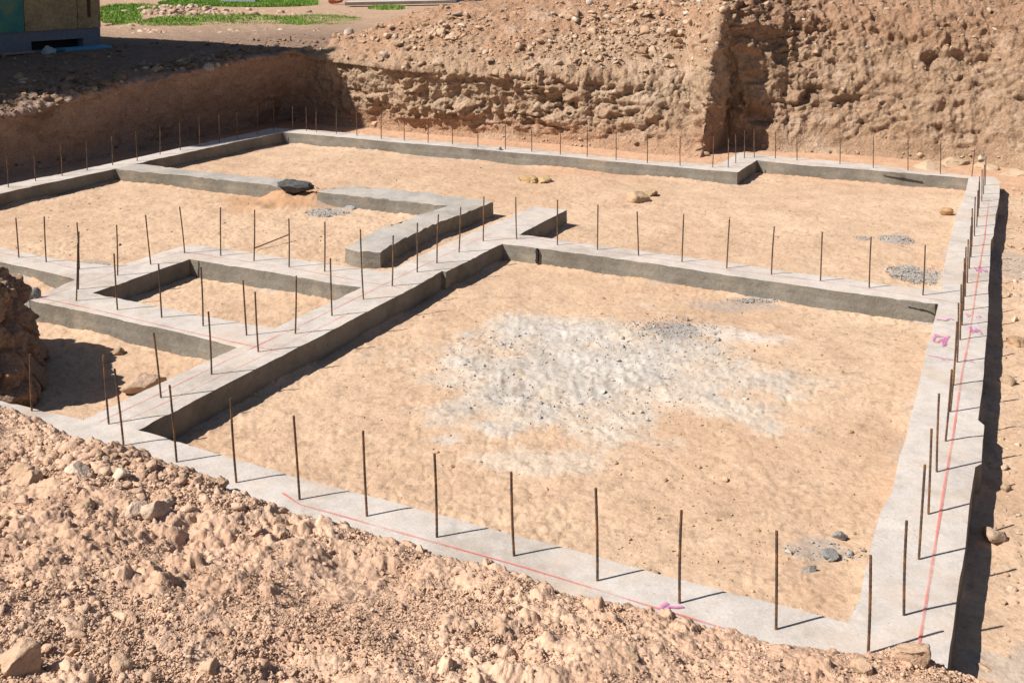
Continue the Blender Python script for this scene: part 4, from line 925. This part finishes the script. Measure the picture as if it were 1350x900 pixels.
# ------------------------------------------------------------------ house at the upper left
def house():
    Pn = U(133, 62, 1.2); Q0 = U(0, 72, 1.2)
    e = empty('wooden_house', Pn); tag(e, 'unfinished house with bare and green-painted board wall above a grey block base', 'house')
    dv = (Q0-Pn); dv[2] = 0; dv /= np.linalg.norm(dv)          # along the wall, towards the camera
    out = np.array([-dv[1], dv[0], 0]); 
    if out[0] < 0: out = -out
    org = Vector(Pn)
    def fin(o): o.matrix_parent_inverse = Matrix.Translation(-org); return o
    def at(s, o, z): return Pn+dv*s+out*o+np.array([0, 0, z])
    m, nt, b = new_mat('strand_board'); 
    tc = nt.nodes.new('ShaderNodeNewGeometry'); vo = N(nt, 'ShaderNodeTexVoronoi', Scale=22.); nt.links.new(tc.outputs['Position'], vo.inputs['Vector'])
    r = ramp(nt, vo.outputs['Color'], [(0, (.30, .21, .10)), (1, (.46, .35, .20))])
    nz = noise_node(nt, 3, 5, .7); r2 = ramp(nt, nz.outputs['Fac'], [(.3, (.7, .7, .7)), (.7, (1.1, 1.1, 1.1))]); nt.links.new(mixc(nt, r.outputs[0], r2.outputs[0], 1., 'MULTIPLY'), b.inputs['Base Color'])
    m2, nt, b = new_mat('green_wash_board'); nz = noise_node(nt, 2.2, 6, .7)
    r = ramp(nt, nz.outputs['Fac'], [(.32, (.03, .16, .17)), (.5, (.06, .24, .19)), (.68, (.26, .26, .13))]); nt.links.new(r.outputs[0], b.inputs['Base Color'])
    band = .42
    blk = flat('block_base', (.17, .19, .23), .9)
    nb = MB(); tot = 15.2
    # block base with a vent opening: pieces around it
    v0, v1, h0, h1 = .42, 1.62, .02, .21
    def bx(s0, s1, z0, z1, o0=-.2, o1=0.): nb.box(at((s0+s1)/2, (o0+o1)/2, (z0+z1)/2), (s1-s0, o1-o0, z1-z0), dv, out)
    bx(0, v0, -.3, band); bx(v1, tot, -.3, band); bx(v0, v1, h1, band); bx(v0, v1, -.3, h0)
    nb.box(at(-0.02+.1, -3.1, band/2-.15), (.2, 5.8, band+.3), dv, out)
    fin(nb.build('block_base', blk, e))
    q = MB(); q.box(at((v0+v1)/2, -.22, .11), (v1-v0, .03, .22), dv, out); fin(q.build('vent_opening', flat('vent_dark', (.015, .015, .015)), e))
    def wl(s0, s1, z1, mat, nm='board_panel', o0=-.13):
        q = MB(); q.box(at((s0+s1)/2, (o0+.03)/2, (band+z1)/2), (s1-s0-.006, .03-o0, z1-band), dv, out); return fin(q.build(nm, mat, e))
    wl(0, .55, 2.6, m); wl(.56, 1.76, 2.6, m); wl(1.77, 2.97, 2.6, m2); wl(2.98, 4.2, 6.6, m2)
    for k in range(9): wl(4.21+1.22*k, 4.21+1.22*(k+1), (6.6, 8.85, 8.85, 8.85, 8.85, 7, 7, 7, 7)[k], m2 if k % 2 else m)  # upper heights beyond view, shaped so the house shadow covers the bank top
    q = MB(); q.box(at(.28, .036, 1.0), (.07, .012, .7), dv, out); fin(q.build('slot_strip', flat('slot_dark', (.10, .05, .03)), e))  # dark strip in place of an open slot, its shade put into the colour
    q = MB(); q.box(at(2.6, .036, .95), (.10, .012, .5), dv, out); fin(q.build('slot_strip', flat('slot_dark_green', (.02, .07, .06)), e))  # slot on the green panel, its darkness given as colour too
    # unseen walls and roofs, low and tall part, added and shaped for the yard shadow
    q = MB(); q.box(at(.05, -3., 1.5), (.1, 5.7, 2.2), dv, out); q.box(at(2.93, -3.1, 3.5), (.1, 6., 6.2), dv, out); q.box(at(6, -6.1, 3.5), (6, .1, 6.2), dv, out); q.box(at(9.05, -3.1, 4.9), (.1, 6., 9.1), dv, out); q.box(at(5.5, -3.1, 8.1), (.1, 6., 2.9), dv, out)
    fin(q.build('wall', m, e))
    q = MB(); q.box(at(1.5, -3., 2.68), (3.1, 6.2, .12), dv, out); q.box(at(4.2, -3., 6.7), (2.7, 6.4, .16), dv, out); q.box(at(7.8, -3., 8.9), (4.8, 6.4, .16), dv, out); q.box(at(12.8, -3., 7.1), (5., 6.4, .16), dv, out); fin(q.build('shadow_roof', flat('shadow_roof_dark', (.1, .1, .11)), e))
    # blue foam sheet and scraps in front of the vent
    q = MB(); c = at(.62, .28, .03)
    q.box(c, (1.1, .38, .05), dv, out, np.array([0, 0, 1.])); o = q.build('foam_sheet', flat('foam_blue', (.10, .33, .52), .6)); tag(o, 'flat light blue foam sheet lying at the house base below the vent', 'foam sheet')
    q = MB(); q.box(at(2.2, .25, .03), (.9, .14, .04), dv, out); o = q.build('wood_board', flat('grey_wood', (.33, .24, .18))); tag(o, 'narrow bare board lying on the shaded ground along the house base', 'board')
    single('crumpled_bag', at(1.55, .45, .02), .13, (.45, .47, .5), 'small crumpled whitish bag on shaded ground before the house vent', 'bag', .6, 61)
house()

# ------------------------------------------------------------------ far yard: grass, mounds, slabs
def grass():
    areas = [(300, 30, 105, 9, 3600, 1), (420, 30, 62, 8, 2400, 1), (225, 33, 45, 7, 1500, 1), (158, 24, 28, 12, 2600, 0), (175, 12, 42, 5, 1800, 0), (340, 4, 80, 5, 4200, 0), (250, 5, 40, 4, 1800, 0), (510, 11, 25, 3, 250, 0)]
    V, Fc = [], []; n = 0
    for (cx, cy, rx, ry, q, _) in areas:
        for _k in range(int(q*3)):
            a = random.uniform(0, 6.283); r = math.sqrt(random.random())
            p = U(cx+rx*r*math.cos(a), cy+ry*r*math.sin(a), 1.06)
            w_ = random.uniform(.01, .03); h = random.uniform(.0, .09); az = random.uniform(0, 3.14); l = random.uniform(-.08, .08)
            dx, dy = math.cos(az)*w_, math.sin(az)*w_
            V += [(p[0]-dx, p[1]-dy, .99), (p[0]+dx, p[1]+dy, .99), (p[0]+l+dx*.3, p[1]+l+dy*.3, 1.09+h), (p[0]+l-dx*.3, p[1]+l-dy*.3, 1.09+h)]
            Fc.append([n, n+1, n+2, n+3]); n += 4
    m, nt, b = new_mat('grass_green'); nz = noise_node(nt, 2, 4, .6)
    r = ramp(nt, nz.outputs['Fac'], [(.3, (.10, .22, .025)), (.7, (.22, .36, .06))]); nt.links.new(r.outputs[0], b.inputs['Base Color']); b.inputs['Roughness'].default_value = .7
    o = mesh_np('grass', np.array(V), np.array(Fc), m); tag(o, 'strips of bright green grass in the yard beyond the pit', 'grass', kind='stuff')
grass()
def mounds():
    n = 1500; P = []
    for (cx, cy, rx, ry, q) in ((235, 15, 55, 8, 900), (300, 17, 170, 4, 500), (250, 45, 120, 5, 1100), (160, 36, 30, 4, 200), (380, 47, 60, 8, 600)):
        for _ in range(q):
            a = random.uniform(0, 6.283); r = math.sqrt(random.random()); p = U(cx+rx*r*math.cos(a), cy+ry*r*math.sin(a), 1.1); p[2] = 1.03+.04*random.random()+(.10*(1-r) if cx == 235 else 0); P.append(p)
    P = np.array(P); m = len(P); s = np.minimum(.03*RNG.pareto(2.2, m)+.02, .16)
    scatter('yard_rubble', P, s, tint(m, (.36, .25, .18), (.52, .40, .31)), SM, M['clod'], 'heaped clods in the yard between the grass strips', 'rubble')
    q = MB(); a, b = U(455, 6, 1.15), U(602, 3, 1.15); q.box((a+b)/2+np.array([0, .6, .02]), (np.linalg.norm(b-a), 1.4, .14), (b-a)/np.linalg.norm(b-a), np.array([0, 1, 0.])); o = q.build('concrete_slab', M['ctop']); tag(o, 'long pale concrete slab edge in the yard at the top of the picture', 'slab')
    q = MB(); a, b = U(297, 2, 1.15), U(336, 1, 1.15); q.box((a+b)/2+np.array([0, 0, .05]), (np.linalg.norm(b-a), .8, .16), (1, 0, 0), (0, 1, 0)); o = q.build('stone_slab', flat('pale_blue_slab', (.40, .46, .46))); tag(o, 'pale bluish slab lying in the grass at the top', 'slab')
    q = MB(); a, b = U(603, 3, 1.2), U(640, 1, 1.2); q.box((a+b)/2+np.array([0, .3, .08]), (np.linalg.norm(b-a), .3, .3), (1, 0, 0), (0, 1, 0)); o = q.build('dark_crate', flat('dark_blue', (.03, .05, .10))); tag(o, 'low dark blue crate behind the spoil heap at the top', 'crate')
    single('brick_rubble', U(441, 3, 1.12), .28, (.38, .14, .08), 'small red-brown rubble lump beside the concrete slab in the yard', 'rubble', .5, 62)
    q = MB(); a = UY(876, 45, U(860, 100, 1.05)[1]+1.4)
    q.box(a+np.array([0, -.1, .06]), (.55, .04, .03), (.5, .3, .8), (0, 1, 0)); o = q.build('wood_splinter', flat('splinter', (.55, .42, .25))); tag(o, 'pale wood splinter sticking out of the far spoil heap', 'splinter')
mounds()
